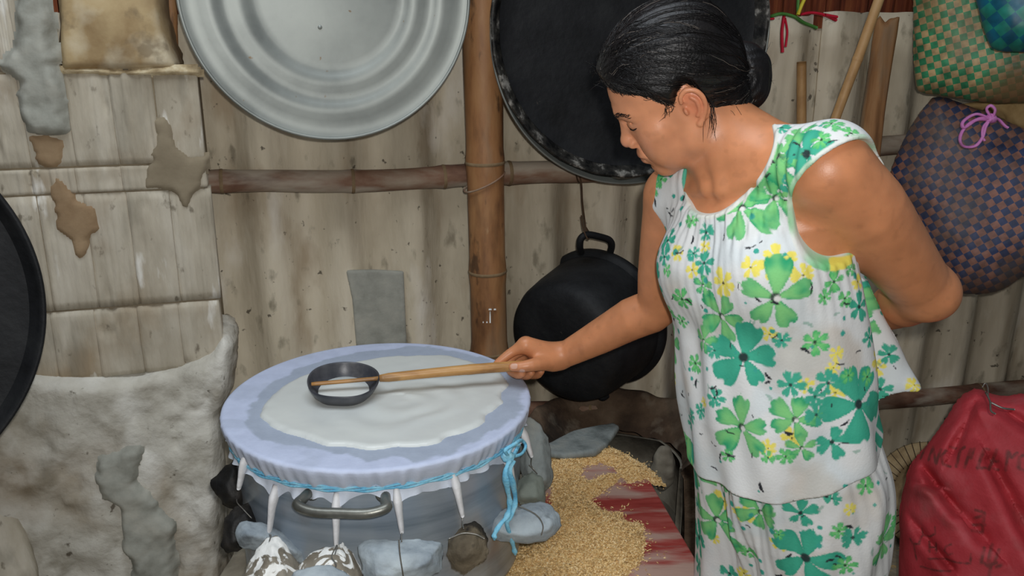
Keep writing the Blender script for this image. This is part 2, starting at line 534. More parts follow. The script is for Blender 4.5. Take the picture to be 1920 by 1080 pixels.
# floor
n = 60
gx = np.linspace(-2.6, 3.2, n); gy = np.linspace(-1.2, 3.3, n)
X, Y = np.meshgrid(gx, gy, indexing='ij')
P = np.c_[X.ravel(), Y.ravel(), np.zeros(n * n)]
P[:, 2] = .012 * fbm(P, 2.2, 3) - .004
ids = np.arange(n * n).reshape(n, n)
F = np.stack([ids[:-1, :-1], ids[1:, :-1], ids[1:, 1:], ids[:-1, 1:]], -1).reshape(-1, 4)
tag(obj('floor', P, F, M_floor), 'grey packed earth floor strewn with husk', kind='structure')

# back wall: overlapping corrugated sheets, palm slats above them
wall = empty('wall_back', WO, 'weathered beige corrugated cement wall behind the poles', kind='structure')
def sheet(t0, t1, z0, z1, off, seed):
    nt_, nz_ = int((t1 - t0) / .0085), 24
    ts = np.linspace(t0, t1, nt_); zs_ = np.linspace(z0, z1, nz_)
    T, Z = np.meshgrid(ts, zs_, indexing='ij'); T = T.ravel(); Z = Z.ravel()
    tw = T + .012 * (Z - .7) * .2
    d = off + .0235 * np.sin(2 * math.pi * (tw - .045) / .17) + .003 * fbm(np.c_[T, Z, T * 0 + seed], 4, seed)
    P = WO + T[:, None] * WD + d[:, None] * WN; P[:, 2] = Z + .006 * fbm(np.c_[T, Z * 0, T * 0 + seed], 9, seed) * (Z > z1 - .01)
    P2 = P - WN * .006
    ids = np.arange(nt_ * nz_).reshape(nt_, nz_)
    F = np.stack([ids[:-1, :-1], ids[1:, :-1], ids[1:, 1:], ids[:-1, 1:]], -1).reshape(-1, 4)
    m = len(P)
    ring = np.r_[ids[:, 0], ids[-1, 1:], ids[::-1, -1][1:], ids[0, ::-1][1:-1]]
    S = np.c_[ring, np.roll(ring, -1), np.roll(ring, -1) + m, ring + m][:, ::-1]
    return np.vstack([P, P2]), np.vstack([F, F[:, ::-1] + m, S])
for i, (a, b) in enumerate([(-1.95, -.96), (-1.03, -.02), (-.09, .93), (.86, 1.88), (1.81, 2.83)]):
    V, F = sheet(a, b, .0, 1.475 + .004 * i, .009 * (i % 2), i)
    obj('corrugated_sheet', V, F, M_wall, wall)
# grey cement board propped against the corrugations
fr = (onwall(705, 575, .03), WD, np.array([0, 0, 1.0]), WN)
q = np.array([[np.dot(onwall(x, y, .03) - fr[0], WD), (onwall(x, y, .03) - fr[0])[2]] for x, y in [(648, 506), (700, 505), (757, 508), (759, 560), (763, 650), (668, 650), (660, 560)]])
V, F, P = pillow_mesh(fr, q, .006, .004, .005)
obj('patch_board', P, F, M_mortar, wall, smooth=False)

top = empty('wall_upper', onwall(960, 0, .0), 'dark red brown palm slat wall above the cement sheets', kind='structure')
for i in range(112):
    t = -1.95 + i * .043
    mb = MB(); hh = .42
    c = WO + WD * t - WN * (.02 + .006 * rnd.random()); c[2] = 1.45 + hh - .01 * rnd.random()
    mb.box(c, WD * (.017 + .004 * rnd.random()), WN * .005, np.array([.004 * rnd.uniform(-1, 1), 0, hh]))
    mb.build('slat', M_slat, top, smooth=False)
c = WO - WN * .035 + WD * .45; c[2] = 1.86
MB().box(c, WD * 2.42, WN * .004, np.array([0, 0, .44])).build('backing_panel', M_slat, top, smooth=False)

# ------------------------------------------------------------------ chimney of upright clay blocks, plastered base and hood
CO = WO + WN * .20
def onch(px, py, off=0.0):
    d = ray(px, py); return CAMP + d * (np.dot(CO + WN * off - CAMP, WN) / np.dot(d, WN))
UP = np.array([0, 0, 1.0])
CF0 = onch(240, 500)
CF = (CF0, WD, UP, WN)
def ch2(pts, off=0.0):
    return np.array([[np.dot(onch(x, y, off) - CF0, WD), (onch(x, y, off) - CF0)[2]] for x, y in pts])
chim = empty('chimney', (CF0[0], CF0[1] + .1, 0), 'plastered chimney of upright clay blocks beside the steaming pot', kind='structure')
M_core = mat('chimney_joint_mortar', [(118, 106, 88), (150, 138, 116)], .95, scale=10, bump=.4, bscale=40)
xr = ch2([(384, 300)])[0, 0]
zt = ch2([(240, 132)])[0, 1]
zb = ch2([(240, 700)])[0, 1]
mb = MB(); mb.box(CF0 + WD * (xr - .42) - WN * .105 + UP * ((zt + zb) / 2), WD * .412, WN * .096, UP * (zt - zb) / 2)
mb.build('mortar_core', M_core, chim, smooth=False)
def ribbed_brick(x0, x1, z0, z1, seed):
    """a clay block on end: five raised ribs on its face"""
    r = random.Random(seed)
    nx, nz = 41, 14
    xs = np.linspace(x0, x1, nx); zs_ = np.linspace(z0, z1, nz)
    X, Z = np.meshgrid(xs, zs_, indexing='ij'); X = X.ravel(); Z = Z.ravel()
    f = (X - x0) / (x1 - x0)
    rib = np.where((f > .03) & (f < .97), .0026 * r.uniform(.2, 1) * (np.abs(np.sin(f * math.pi * 7)) ** .5) * (.6 + .4 * np.sign(vnoise(np.c_[np.floor(f * 7) * 3.3, Z * 5, X * 0 + seed], 1, seed))) - .0012, -.0022)
    e = np.minimum(Z - z0, z1 - Z); rib = rib - .003 * np.clip(1 - e / .004, 0, 1)
    rib = rib + r.uniform(-.0015, .0015) + .0025 * fbm(np.c_[X, Z, X * 0 + seed], 14, seed)
    chip = fbm(np.c_[X, Z, X * 0], 22, seed + 3); rib = rib - np.clip(chip - .75, 0, 1) * .012
    lean = r.uniform(-.012, .012) * (Z - z0)
    P = CF0 + (X + lean)[:, None] * WD + Z[:, None] * UP + rib[:, None] * WN
    P2 = CF0 + X[:, None] * WD + Z[:, None] * UP - .05 * WN
    ids = np.arange(nx * nz).reshape(nx, nz)
    F = np.stack([ids[:-1, :-1], ids[1:, :-1], ids[1:, 1:], ids[:-1, 1:]], -1).reshape(-1, 4)
    m = len(P); ring = np.r_[ids[:, 0], ids[-1, 1:], ids[::-1, -1][1:], ids[0, ::-1][1:-1]]
    S = np.c_[ring, np.roll(ring, -1), np.roll(ring, -1) + m, ring + m][:, ::-1]
    return np.vstack([P, P2]), np.vstack([F, S])
xe = xr
for (ya, yb, sh) in [(137, 308, 0), (312, 358, 0), (361, 573, .012), (577, 703, -.004)]:
    z1 = ch2([(240, ya)])[0, 1]; z0 = ch2([(240, yb)])[0, 1]
    x = xr + sh * .3
    for k in range(10):
        wd_ = .079 + .006 * rnd.random()
        V, F = ribbed_brick(x - wd_, x - .0006, z0, z1, k * 13 + ya)
        obj('brick', V, F, M_brick, chim)
        x -= wd_
# right return of the chimney: smooth narrow side bricks
z1 = ch2([(240, 137)])[0, 1]; z0 = ch2([(240, 703)])[0, 1]
# plastered base, flaring towards the ground
base_poly = ch2([(432, 628), (446, 645), (443, 700), (436, 745), (418, 775), (424, 850), (420, 960), (428, 1080), (440, 1330), (-400, 1330), (-400, 700), (60, 690), (150, 702), (240, 700), (330, 682), (390, 655), (415, 622)])
def ext(Q, r, d2):
    return r + .010 * fbm(Q, 9, 4, 2) + .0035 * fbm(Q, 40, 8, 2)
V, F, P = pillow_mesh((CF0 - WN * .085, WD, UP, WN), base_poly, .115, .035, .011, ext)
P = P + WN * (np.clip(zb - V[:, 1], 0, 1) * .09)[:, None]
obj('plaster_base', P, F, M_plaster, chim)
hood = ch2([(112, 138), (335, 136), (338, 122), (318, 70), (308, 30), (300, -60), (296, -160), (95, -160), (98, 0), (104, 90)])
V, F, P = pillow_mesh((CF0 - WN * .075, WD, UP, WN), hood, .095, .022, .009, lambda Q, r, d2: r + .006 * fbm(Q, 10, 2, 2))
P = P - WN * (np.clip(V[:, 1] - zt, 0, 1) * .18)[:, None]
obj('plaster_hood', P, F, M_hood, chim)
left = ch2([(-400, -160), (30, -160), (22, 30), (36, 110), (40, 160), (40, 700), (-400, 700)])
mb = MB()
for k in range(9):
    x1 = ch2([(60, 60)])[0, 0] - k * .034
    V, F = ribbed_brick(x1 - .034, x1, ch2([(30, 134)])[0, 1], ch2([(30, -120)])[0, 1], 300 + k)
    obj('brick', V - WN * .01, F, M_brick, chim)
for name, pts, t, e, m, s in [
    ('mortar_patch', [(40, 0), (36, -40), (84, -40), (88, 0), (98, 40), (106, 90), (100, 120), (112, 150), (124, 175), (122, 215), (126, 245), (110, 250), (75, 246), (48, 244), (42, 210), (38, 175), (30, 150), (5, 122), (14, 108), (32, 96)], .022, .02, M_mortar, 1),
    ('mortar_crust', [(112, 130), (150, 128), (240, 132), (330, 126), (372, 130), (376, 138), (300, 140), (230, 142), (160, 138), (120, 140)], .012, .008, M_crust, 2),
    ('mortar_smear', [(296, 228), (306, 222), (322, 240), (330, 285), (352, 300), (386, 296), (380, 350), (356, 365), (346, 384), (334, 362), (300, 355), (276, 350), (278, 318), (298, 306), (284, 290)], .0035, .014, M_smear, 3),
    ('mortar_patch', [(170, 900), (178, 866), (210, 852), (262, 842), (262, 870), (252, 905), (280, 925), (302, 955), (330, 980), (328, 1010), (330, 1090), (250, 1090), (248, 1040), (226, 1030), (222, 960), (190, 935)], .018, .016, M_mortar, 4),
    ('clay_stain', [(55, 255), (90, 252), (118, 262), (112, 300), (90, 310), (70, 300)], .003, .016, M_stain, 6),
    ('clay_stain', [(105, 330), (125, 345), (140, 380), (170, 395), (182, 430), (160, 450), (150, 490), (138, 450), (110, 420), (100, 370)], .003, .016, M_stain, 7)]:
    off = .055 if min(p[1] for p in pts) > 820 else (.032 if min(p[1] for p in pts) > 640 else .002)
    q = np.array([[np.dot(onch(x, y, off) - CF0, WD), (onch(x, y, off) - CF0)[2]] for x, y in pts])
    V, F = raised(q, (CF0 + WN * off, WD, UP, WN), t, e, .005, .18, 24, s)
    if off > .05: V = V + WN * (-.029 + np.clip(CF0[2] + zb - V[:, 2], 0, 1) * .09)[:, None]
    obj(name, V, F, m, chim)
# leaning pale slab at the foot of the chimney
fr, q = outline([(-180, 700), (-4, 800), (14, 838), (30, 900), (50, 985), (70, 1060), (78, 1180), (80, 1330), (-180, 1330)], 1.57)
V, F, P = pillow_mesh(fr, q, .035, .025, .009, lambda Q, r, d2: r + .004 * fbm(Q, 12, 3, 2))
obj('buttress_slab', P, F, M_brick, chim)

# stove body under the pot and low ledge beside it
M_stove = mat('stove_clay', [(120, 112, 98), (150, 142, 126), (176, 168, 150)], .95, scale=9, bump=.5, bscale=40)
layer(M_stove, (70, 60, 48), 8, .58, .7)
def rough_block(name, lo, hi, m, lab, seed, h=.02):
    lo = np.array(lo, float); hi = np.array(hi, float); c = (lo + hi) / 2; r = (hi - lo) / 2
    def f(Q):
        q = np.abs(Q - c) - (r - .02)
        return np.linalg.norm(np.maximum(q, 0), axis=1) + np.minimum(q.max(1), 0) - .02 + .006 * fbm(Q, 9, seed, 2)
    V, F = mesh_sdf(f, lo - .02, hi + .02, h)
    return tag(obj(name, V, F, m), lab, kind='structure')
rough_block('stove_base', (-.555, 1.02, -.01), (-.02, 1.90, .465), M_stove, 'grey clay stove block beneath the wide steel pot', 5)
rough_block('brick_ledge', (-.02, 1.06, -.01), (.300, 1.86, .415), M_stove, 'low grey masonry ledge under the red board', 6)

# ------------------------------------------------------------------ bamboo
M_bam = mat('amber_bamboo', [(92, 60, 38), (146, 102, 64), (164, 122, 80)], .55, scale=9, stretch=(2, 2, .5), bump=.12, bscale=50, spec=.4)
layer(M_bam, (58, 42, 32), 6, .52, .68, (2, 2, .7), strength=.8)
layer(M_bam, (40, 30, 24), 30, .62, .70, (1, 1, .4), strength=.7)
layer(M_bam, (140, 124, 100), 5, .56, .68, (2, 2, .5), strength=.6)
layer(M_bam, (190, 160, 120), 16, .66, .72, (1, 1, .5), strength=.6)
M_bamdark = mat('old_brown_bamboo', [(84, 52, 40), (130, 98, 78), (160, 144, 124)], .7, scale=7, stretch=(.6, 2, 2), bump=.2, bscale=50)
layer(M_bamdark, (176, 164, 146), 5, .46, .56, (.7, 1, 2.5), strength=.8)
M_node = mat('bamboo_node', [(104, 84, 60), (140, 118, 88)], .8, scale=30, bump=.2)
M_stick = mat('tan_bamboo', [(150, 110, 66), (192, 150, 100), (206, 172, 122)], .5, scale=14, stretch=(1, 1, .4), bump=.12, spec=.4)
M_wood = mat('split_wood', [(112, 76, 48), (160, 116, 76), (180, 144, 104)], .8, scale=8, stretch=(3, 3, .35), bump=.4, bscale=40)
layer(M_wood, (128, 120, 104), 6, .5, .62, (2, 2, .4), strength=.7)
def bamboo(name, pts, r, nodes, m, label, cat, group=None, n=60, node_m=None, r1=None, wob=.03):
    """a bamboo culm: one body with swollen nodes, each node ring a part"""
    path = spline(pts, n); L = np.linspace(0, 1, n)
    rr = np.interp(L, [0, 1], [r, r1 or r]) * (1 + wob * vnoise(np.c_[L * 9, L * 0 + r * 90, L * 0], 1, 5))
    for f in nodes: rr = rr * (1 + .07 * np.exp(-((L - f) / .010) ** 2))
    e = empty(name, path[np.argmin(path[:, 2])], label, cat, group)
    MB().tube(path, rr, 24).build('culm', m, e)
    for f in nodes:
        i = f * (n - 1); a = int(i); t = i - a
        c = path[a] * (1 - t) + path[min(a + 1, n - 1)] * t
        T = nrm(path[min(a + 1, n - 1)] - path[a]); rb = np.interp(f, L, rr)
        MB().tube([c - T * .005, c - T * .002, c + T * .002, c + T * .005], [rb * .98, rb * 1.035, rb * 1.035, rb * .98], 24, cap=False).build('node_ring', node_m or M_node, e)
    return e
a = onwall(900, -120, .115); b = onwall(919, 700, .115); g = b + (b - a) * .9; g[2] = 0.0
f_ = lambda y: (y + 120) / (700 + 120) * (np.linalg.norm(b - a) / np.linalg.norm(g - a))
post = bamboo('bamboo_post', [a, b, g], .0445, [f_(180), f_(345), f_(488), f_(607)], M_bam, 'thick upright amber bamboo post behind the pot', 'post', n=90)
M_paint = mat('white_paint', [(225, 225, 220), (235, 235, 232)], .6)
dr = MB()
for (x, y, w_, h_) in [(919, 580, 3.2, 3.2), (919, 593, 1.3, 13), (928, 580, 2.5, 3), (913, 604, 1.5, 2), (906, 604, 1, 1.5)]:
    O, R, U, N = face_frame(x, y, 1.0)
    d = ray(x, y); s = (atY(x, y, onwall(x, y, .115)[1] - .047))
    k = 2.0 / FPX
    dr.tube([s + U * h_ * k, s - U * h_ * k] if h_ > 5 else [s + U * .002 + R * 0, s - U * .002], w_ * k, 8)
dr.build('paint_drip', M_paint, post)
bamboo('bamboo_pole', [onwall(300, 342, .045), onwall(480, 339, .045), onwall(640, 340, .045), onwall(760, 336, .045), onwall(880, 328, .045), onwall(1000, 323, .045), onwall(1210, 318, .045), onwall(1450, 292, .045), onwall(1700, 270, .045), onwall(2050, 245, .045)], .0265, [.07, .24, .4, .52, .66, .82], M_bamdark, 'weathered horizontal bamboo pole crossing behind the upright post', 'pole', 'horizontal wall poles', n=120, wob=.09)
bamboo('bamboo_pole', [onwall(930, 772, .05), onwall(1100, 768, .05), onwall(1300, 764, .05), onwall(1690, 748, .05), onwall(1920, 727, .05), onwall(2150, 712, .05)], .027, [.2, .45, .72], M_bamdark, 'low grey brown bamboo pole running behind the red sack', 'pole', 'horizontal wall poles', n=90, wob=.09)
# lashing on the post
mb = MB(); c0 = onwall(908, 337, .115)
th = np.linspace(0, 2 * math.pi, 40)
mb.tube([c0 + WD * .0475 * math.cos(t) + WN * .0475 * math.sin(t) + UP * (.022 * math.cos(t) - .004) for t in th], .0022, 6, cap=False)
mb.build('lashing', M_bamdark, post)
# split post on the right
fr, q = outline([(1650, 26), (1660, 40), (1668, 32), (1688, 30), (1674, 120), (1660, 210), (1650, 300), (1640, 400), (1598, 400), (1602, 300), (1615, 200), (1632, 100), (1640, 40)], onwall(1640, 150, .09)[1])
V, F, P = pillow_mesh(fr, q, .03, .03, .005, lambda Q, r, d2: r + .004 * np.abs(vnoise(np.c_[Q[:, 0] * 60, Q[:, 1] * 4, Q[:, 2] * 0], 1, 3)))
tag(obj('wooden_stake', P, F, M_wood), 'split brown wooden stake with a notched top against the wall', 'stake')
bamboo('bamboo_stick', [onwall(1662, -40, .17), onwall(1612, 100, .16), onwall(1562, 235, .15), onwall(1500, 420, .12)], .0125, [.36, .72], M_stick, 'thin pale bamboo stick leaning diagonally across the wooden stake', 'stick', r1=.0115, n=60, node_m=M_stick)
bamboo('bamboo_peg', [onwall(1503, 116, .045), onwall(1503, 240, .045), onwall(1503, 420, .045)], .0125, [.7], M_stick, 'short upright bamboo peg with a cut top behind the shoulder', 'peg', n=30, node_m=M_stick)
fr, q = outline([(306, -40), (332, -40), (334, 60), (336, 122), (330, 124), (318, 95), (307, 65)], onwall(320, 60, .06)[1])
V, F, P = pillow_mesh(fr, q, .012, .012, .004)
tag(obj('bamboo_splint', P, F, M_bam), 'pointed brown bamboo splint between chimney hood and wall', 'splint')

# ================================================================== HANGING PANS AND POTS
M_alu = mat('dull_aluminium', [(120, 124, 120), (144, 148, 143), (158, 162, 156)], .46, .45, scale=5, bump=.04, bscale=30, spec=.5, rvar=.06)
layer(M_alu, (120, 96, 66), 60, .72, .76, strength=.8)
M_soot = mat('soot', [(16, 17, 18), (26, 27, 29), (36, 37, 38)], .62, scale=12, bump=.35, bscale=70, spec=.25)
layer(M_soot, (78, 74, 66), 40, .72, .78, strength=.7)
M_sootrim = mat('scorched_rim', [(20, 20, 20), (60, 58, 54), (176, 172, 164)], .5, .3, scale=26, bump=.5, bscale=60, stops=[.40, .56, .70])
M_steel = mat('brushed_steel', [(132, 146, 158), (164, 176, 188), (182, 192, 202)], .34, .4, scale=6, stretch=(.4, .4, 5), bump=.04, bscale=60, spec=.5, rvar=.08)
layer(M_steel, (128, 96, 58), 5, .58, .72, strength=.6)
M_handle = mat('cast_handle', [(96, 96, 90), (140, 140, 132)], .38, .7, scale=20, bump=.12)
M_wire = mat('steel_wire', [(120, 116, 108), (176, 174, 168)], .4, .7, scale=40, bump=0)
M_rust = mat('rusty_wire', [(60, 44, 32), (92, 70, 50)], .8, .2, scale=40)
def disc_frame(px, py, off, yaw=0.0, tilt=0.0):
    O = onwall(px, py, off); N = WN; R = WD; U = UP
    R, N = R * math.cos(yaw) - N * math.sin(yaw), N * math.cos(yaw) + R * math.sin(yaw)
    U, N = U * math.cos(tilt) + N * math.sin(tilt), N * math.cos(tilt) - U * math.sin(tilt)
    return O, R, U, N
# aluminium tray
O, R, U, N = disc_frame(617, -12, .185, .06, .0)
tr = .291
e = empty('aluminium_tray', O - U * tr, 'large round pale aluminium tray with stepped rings hanging on the wall', 'tray')
pr = [(.0005, .004), (.06, .0035), (.12, .002), (.165, .0), (.180, .0005), (.189, .003), (.197, .008), (.206, .0125), (.214, .0148), (.224, .0150), (.238, .0135), (.250, .0135), (.258, .0155), (.266, .020), (.274, .0245), (.282, .0268), (.292, .0268), (.308, .0245), (.322, .0235), (.334, .0245), (.343, .0275), (.349, .031), (.3525, .032), (.353, .029), (.350, .026), (.34, .016), (.30, .016), (.2, .004), (.15, -.006), (.0005, -.006)]
MB().lathe([(r * tr / .3525, z * .6) for r, z in pr], 128, O, R, U, N).build('dish', M_alu, e)
th = np.linspace(0, 2 * math.pi, 100)[:-1]
MB().tube([O + (R * math.cos(t) + U * math.sin(t)) * (tr - .001) + N * .019 for t in th], .0035, 8, closed=True).build('rolled_rim', M_alu, e)
b = atY(600, 51, np.dot(O, [0, 1, 0]) - .01)
MB().lathe([(.0003, .004), (.003, .0035), (.0045, .002), (.005, -.004)], 16, O + R * np.dot(b - O, R) + U * np.dot(b - O, U) + N * .001, R, U, N).build('rivet', M_alu, e)
# soot-black pan in front of a second aluminium lid
O2, R2, U2, N2 = disc_frame(1190, 62, .15, .03)
e = empty('aluminium_platter', O2 - U2 * .36, 'bright metal platter half hidden behind the black pan', 'platter')
MB().lathe([(r * .965, z) for r, z in [(.0005, -.03), (.2, -.03), (.33, -.016), (.352, .002), (.357, .012), (.36, .014), (.362, .010), (.356, -.004), (.33, -.024), (.2, -.036), (.0005, -.036)]], 128, O2, R2, U2, N2).build('dish', M_alu, e)
hp = [onwall(1148, 312, .12), onwall(1150, 326, .16), onwall(1165, 331, .17), onwall(1200, 325, .17), onwall(1225, 318, .17), onwall(1234, 308, .13)]
MB().tube(spline(hp, 30), .0085, 12).build('handle', M_handle, e)
O2, R2, U2, N2 = disc_frame(1184, 50, .19, .03)
kp_ = .955
e = empty('soot_black_pan', O2 - U2 * .352, 'large round soot blackened pan hanging behind the woman', 'pan')
MB().lathe([(r * kp_, z) for r, z in [(.0005, .0), (.15, .001), (.28, .0), (.315, .001), (.326, .006)]], 128, O2, R2, U2, N2).build('floor_disc', M_soot, e)
MB().lathe([(r * kp_, z) for r, z in [(.326, .006), (.338, .020), (.342, .027), (.348, .031), (.352, .028), (.352, .022), (.346, .012), (.335, -.004), (.28, -.008), (.0005, -.008)]], 128, O2, R2, U2, N2, wob=lambda r, z, t: (r * (1 + .002 * math.sin(23 * t)), z)).build('rim', M_sootrim, e)
# black pan at the left edge of the picture
OL = atY(-386, 594, 1.31); NL = nrm(nrm(CAMP - OL) * .8 + WN * .5); RL = nrm(np.cross(UP, NL)); UL = np.cross(NL, RL)
rL = .359
kl_ = rL / .402
e = empty('black_pan', OL - UL * rL, 'dark soot covered pan cut off by the left picture edge', 'pan')
MB().lathe([(r * kl_, z) for r, z in [(.0005, .0), (.2, .001), (.34, .0), (.372, .004)]], 128, OL, RL, UL, NL).build('floor_disc', M_soot, e)
MB().lathe([(r * kl_, z) for r, z in [(.372, .004), (.388, .020), (.394, .028), (.400, .028), (.402, .022), (.392, .004), (.38, -.008), (.2, -.01), (.0005, -.01)]], 128, OL, RL, UL, NL).build('rim', M_soot, e)
# hanging black pot, bottom towards the room
A = onwall(1128, 594, .06); B = atY(1066, 640, 2.0)
ax = nrm(B - A); hgt = .20
S_ = nrm(np.cross(ax, UP)); T_ = np.cross(S_, ax)
e = empty('hanging_pot', A - UP * .19, 'soot black cooking pot hung on the wall by its handle', 'pot')
MB().lathe([(.0005, hgt), (.06, hgt), (.12, hgt - .001), (.142, hgt - .006), (.156, hgt - .018), (.164, hgt - .04), (.170, hgt - .09), (.176, .02), (.178, .010)], 96, A, S_, T_, ax).build('body', M_soot, e)
MB().lathe([(.176, .022), (.186, .016), (.190, .008), (.190, .0), (.184, -.004), (.172, -.003), (.166, .01), (.160, .10), (.14, hgt - .02), (.0005, hgt - .016)], 96, A, S_, T_, ax).build('rim', M_soot, e)
for sgn, pp in ((1, [(1090, 474, .10), (1087, 462, .125), (1090, 446, .135), (1103, 440, .135), (1125, 444, .13), (1142, 450, .12), (1147, 460, .11), (1144, 474, .09)]), (-1, [(1122, 740, .09), (1126, 745, .10), (1132, 746, .10), (1138, 742, .09)])):
    MB().tube(spline([onwall(x, y, o) for x, y, o in pp], 36), .0088 if sgn > 0 else .008, 12).build('handle', M_soot, e)
mb = MB(); mb.tube(spline([onwall(1084, 318, .075), onwall(1090, 345, .08), onwall(1092, 380, .09), onwall(1097, 420, .125), onwall(1101, 446, .135)], 40), .0025, 6)
mb.tube(spline([onwall(1090, 404, .12), onwall(1094, 430, .14), onwall(1102, 448, .15), onwall(1106, 440, .12), onwall(1098, 425, .115)], 30), .002, 6)
mb.tube(spline([onwall(1086, 308, .04), onwall(1080, 322, .085), onwall(1084, 340, .07), onwall(1088, 342, .03)], 24), .002, 6)
tag(mb.build('hanging_wire', M_rust), 'twisted rusty wire holding the black pot to the pole', 'wire')

# ================================================================== STEAMING POT WITH STRETCHED CLOTH
PC = np.array([-.25, 1.475, 0.0]); PZ = .787; PR = .284
M_cloth = mat('white_cotton', [(198, 206, 222), (212, 220, 236)], .8, scale=30, bump=.12, bscale=220, spec=.25, attr=True)
M_clothw = mat('cotton_tail', [(222, 221, 222), (240, 239, 240)], .85, scale=24, bump=.25, bscale=120)
M_blue = mat('blue_twine', [(96, 176, 216), (132, 202, 230), (166, 220, 238)], .7, scale=40, bump=.5, bscale=200)
M_batter = mat('rice_batter', [(206, 210, 208), (214, 218, 214)], .32, scale=12, bump=.05, bscale=14, spec=.4)
pot = empty('steaming_pot', PC + UP * .465, 'wide brushed steel steaming pot on the clay stove', 'pot')
Rp = .2655
MB().lathe([(.0005, .468), (Rp - .012, .468), (Rp - .002, .473), (Rp, .482), (Rp, .74), (Rp + .004, .752), (Rp + .004, .758), (Rp - .004, .758), (Rp - .006, .49), (.0005, .486)], 128, PC).build('wall', M_steel, pot)
def potp(px, py, r):
    """point of the pot's side at pixel, radius r"""
    d = ray(px, py); o = CAMP[:2] - PC[:2]; a = d[0] ** 2 + d[1] ** 2; b = 2 * (o @ d[:2]); c = o @ o - r * r
    disc = max(b * b - 4 * a * c, 0); t = (-b - math.sqrt(disc)) / (2 * a)
    return CAMP + d * t
def out(p, o):
    n = p - PC; n[2] = 0; return p + nrm(n) * o
h0, h1 = potp(582, 925, Rp), potp(722, 922, Rp); h0[2] = h1[2] = (h0[2] + h1[2]) / 2
hp = [out(h0, -.004), out(h0, .022), out(h0, .040) - UP * .002, out(h0 * .8 + h1 * .2, .050) - UP * .006, out((h0 + h1) / 2, .050) - UP * .007, out(h0 * .2 + h1 * .8, .050) - UP * .006, out(h1, .040) - UP * .002, out(h1, .022), out(h1, -.004)]
hd = MB().tube(spline(hp, 60), .0085, 14).build('handle', M_handle, pot)
for h_ in (h0, h1):
    n_ = nrm((h_ - PC) * [1, 1, 0]); t_ = np.cross(UP, n_)
    MB().lathe([(.0003, .005), (.012, .005), (.016, .002), (.016, -.004)], 20, h_, t_, UP, n_).build('handle_plate', M_handle, hd)
hb0 = PC * 2 - h0; hb1 = PC * 2 - h1; hb0[2] = hb1[2] = h0[2]
MB().tube(spline([out(hb0, -.004), out(hb0, .035), out((hb0 + hb1) / 2, .05), out(hb1, .035), out(hb1, -.004)], 40), .0085, 12).build('handle', M_handle, pot)

# cloth: top, rolled edge, side and gathered fringe
tails_px = [(455, 866, 452, 915), (516, 930, 508, 1000), (632, 946, 632, 1020), (745, 936, 753, 996), (853, 908, 865, 966), (950, 866, 962, 916), (984, 816, 993, 856)]
tang = []
for x0, y0, x1, y1 in tails_px:
    p = potp(max(462, min(980, x0)), y0, Rp + .006); tang.append((math.atan2(p[1] - PC[1], p[0] - PC[0]), p))
NS = 720
rings = []
for r in list(np.linspace(.0005, .262, 60)) + [.270, .276, .280]: rings.append((r, 0.0 - .0))
prof2 = [(PR, -.0025), (PR + .001, -.006), (PR - .001, -.014), (PR - .004, -.024), (PR - .009, -.034), (PR - .013, -.041)]
V = []; Cc = []
ths = np.linspace(-math.pi, math.pi, NS, endpoint=False)
cs_, sn_ = np.cos(ths), np.sin(ths)
wet_poly = [(452, 800), (470, 750), (520, 708), (600, 676), (690, 655), (780, 650), (850, 655), (905, 668), (945, 690), (985, 712), (978, 740), (982, 765), (960, 790), (930, 800), (880, 838), (800, 866), (740, 858), (690, 868), (620, 850), (540, 838), (490, 815)]
wet = np.array([atZ(x, y, PZ)[:2] for x, y in smooth_poly(wet_poly, 2)])
for r, dz in rings:
    V.append(np.c_[PC[0] + r * cs_, PC[1] + r * sn_, np.full(NS, PZ - .004 * (1 - (r / .28) ** 2))])
for i, (r, dz) in enumerate(prof2):
    g = i / (len(prof2) - 1)
    fold = .0022 * g * np.sin(ths * 47 + 3 * np.sin(ths * 5)) + .0016 * g * np.sin(ths * 83 + 2 * np.sin(ths * 9))
    V.append(np.c_[PC[0] + (r + fold) * cs_, PC[1] + (r + fold) * sn_, np.full(NS, PZ + dz) - .003 * g * np.sin(ths * 2 + 1)])
fr_len = np.full(NS, .016) + .006 * np.sin(ths * 9) + .004 * np.sin(ths * 23 + 1)
for a, p in tang:
    d_ = np.abs((ths - a + math.pi) % (2 * math.pi) - math.pi)
    fr_len = np.maximum(fr_len, (PZ - .041 - p[2]) * np.exp(-(d_ / .10) ** 1.3) + .006)
ang_h = math.atan2((h0 + h1)[1] / 2 - PC[1], (h0 + h1)[0] / 2 - PC[0])
for g in np.linspace(.12, 1, 9):
    fold = (.002 + .004 * g) * np.sin(ths * 27 + 3 * np.sin(ths * 7)) + .0015 * np.sin(ths * 61)
    rr = np.maximum(Rp + .006, PR - .013 + .002 * g + fold * g)
    V.append(np.c_[PC[0] + rr * cs_, PC[1] + rr * sn_, PZ - .041 - .003 * np.sin(ths * 2 + 1) - fr_len * g])
V = np.vstack(V); nr = len(V) // NS
ids = np.arange(nr * NS).reshape(nr, NS)
F = np.stack([ids[:-1], ids[1:], np.roll(ids[1:], -1, 1), np.roll(ids[:-1], -1, 1)], -1).reshape(-1, 4)[:, ::-1]
rad = np.hypot(V[:, 0] - PC[0], V[:, 1] - PC[1])
dw = poly_sdf(V[:, :2], wet) + .010 * fbm(V * [1, 1, 0], 26, 9, 3)
top_ = (np.arange(len(V)) < NS * 63)
wt = sst(.002, -.004, dw) * top_
stain = sst(.35, .75, fbm(V * [1, 1, 0] + 3, 14, 21, 3)) * .5 * top_ * (1 - wt)
dry = np.array([.85, .87, .96]); wetc = np.array([.60, .63, .66]); side = np.array([1.0, .99, .95])
col = np.where(top_[:, None], dry, side)
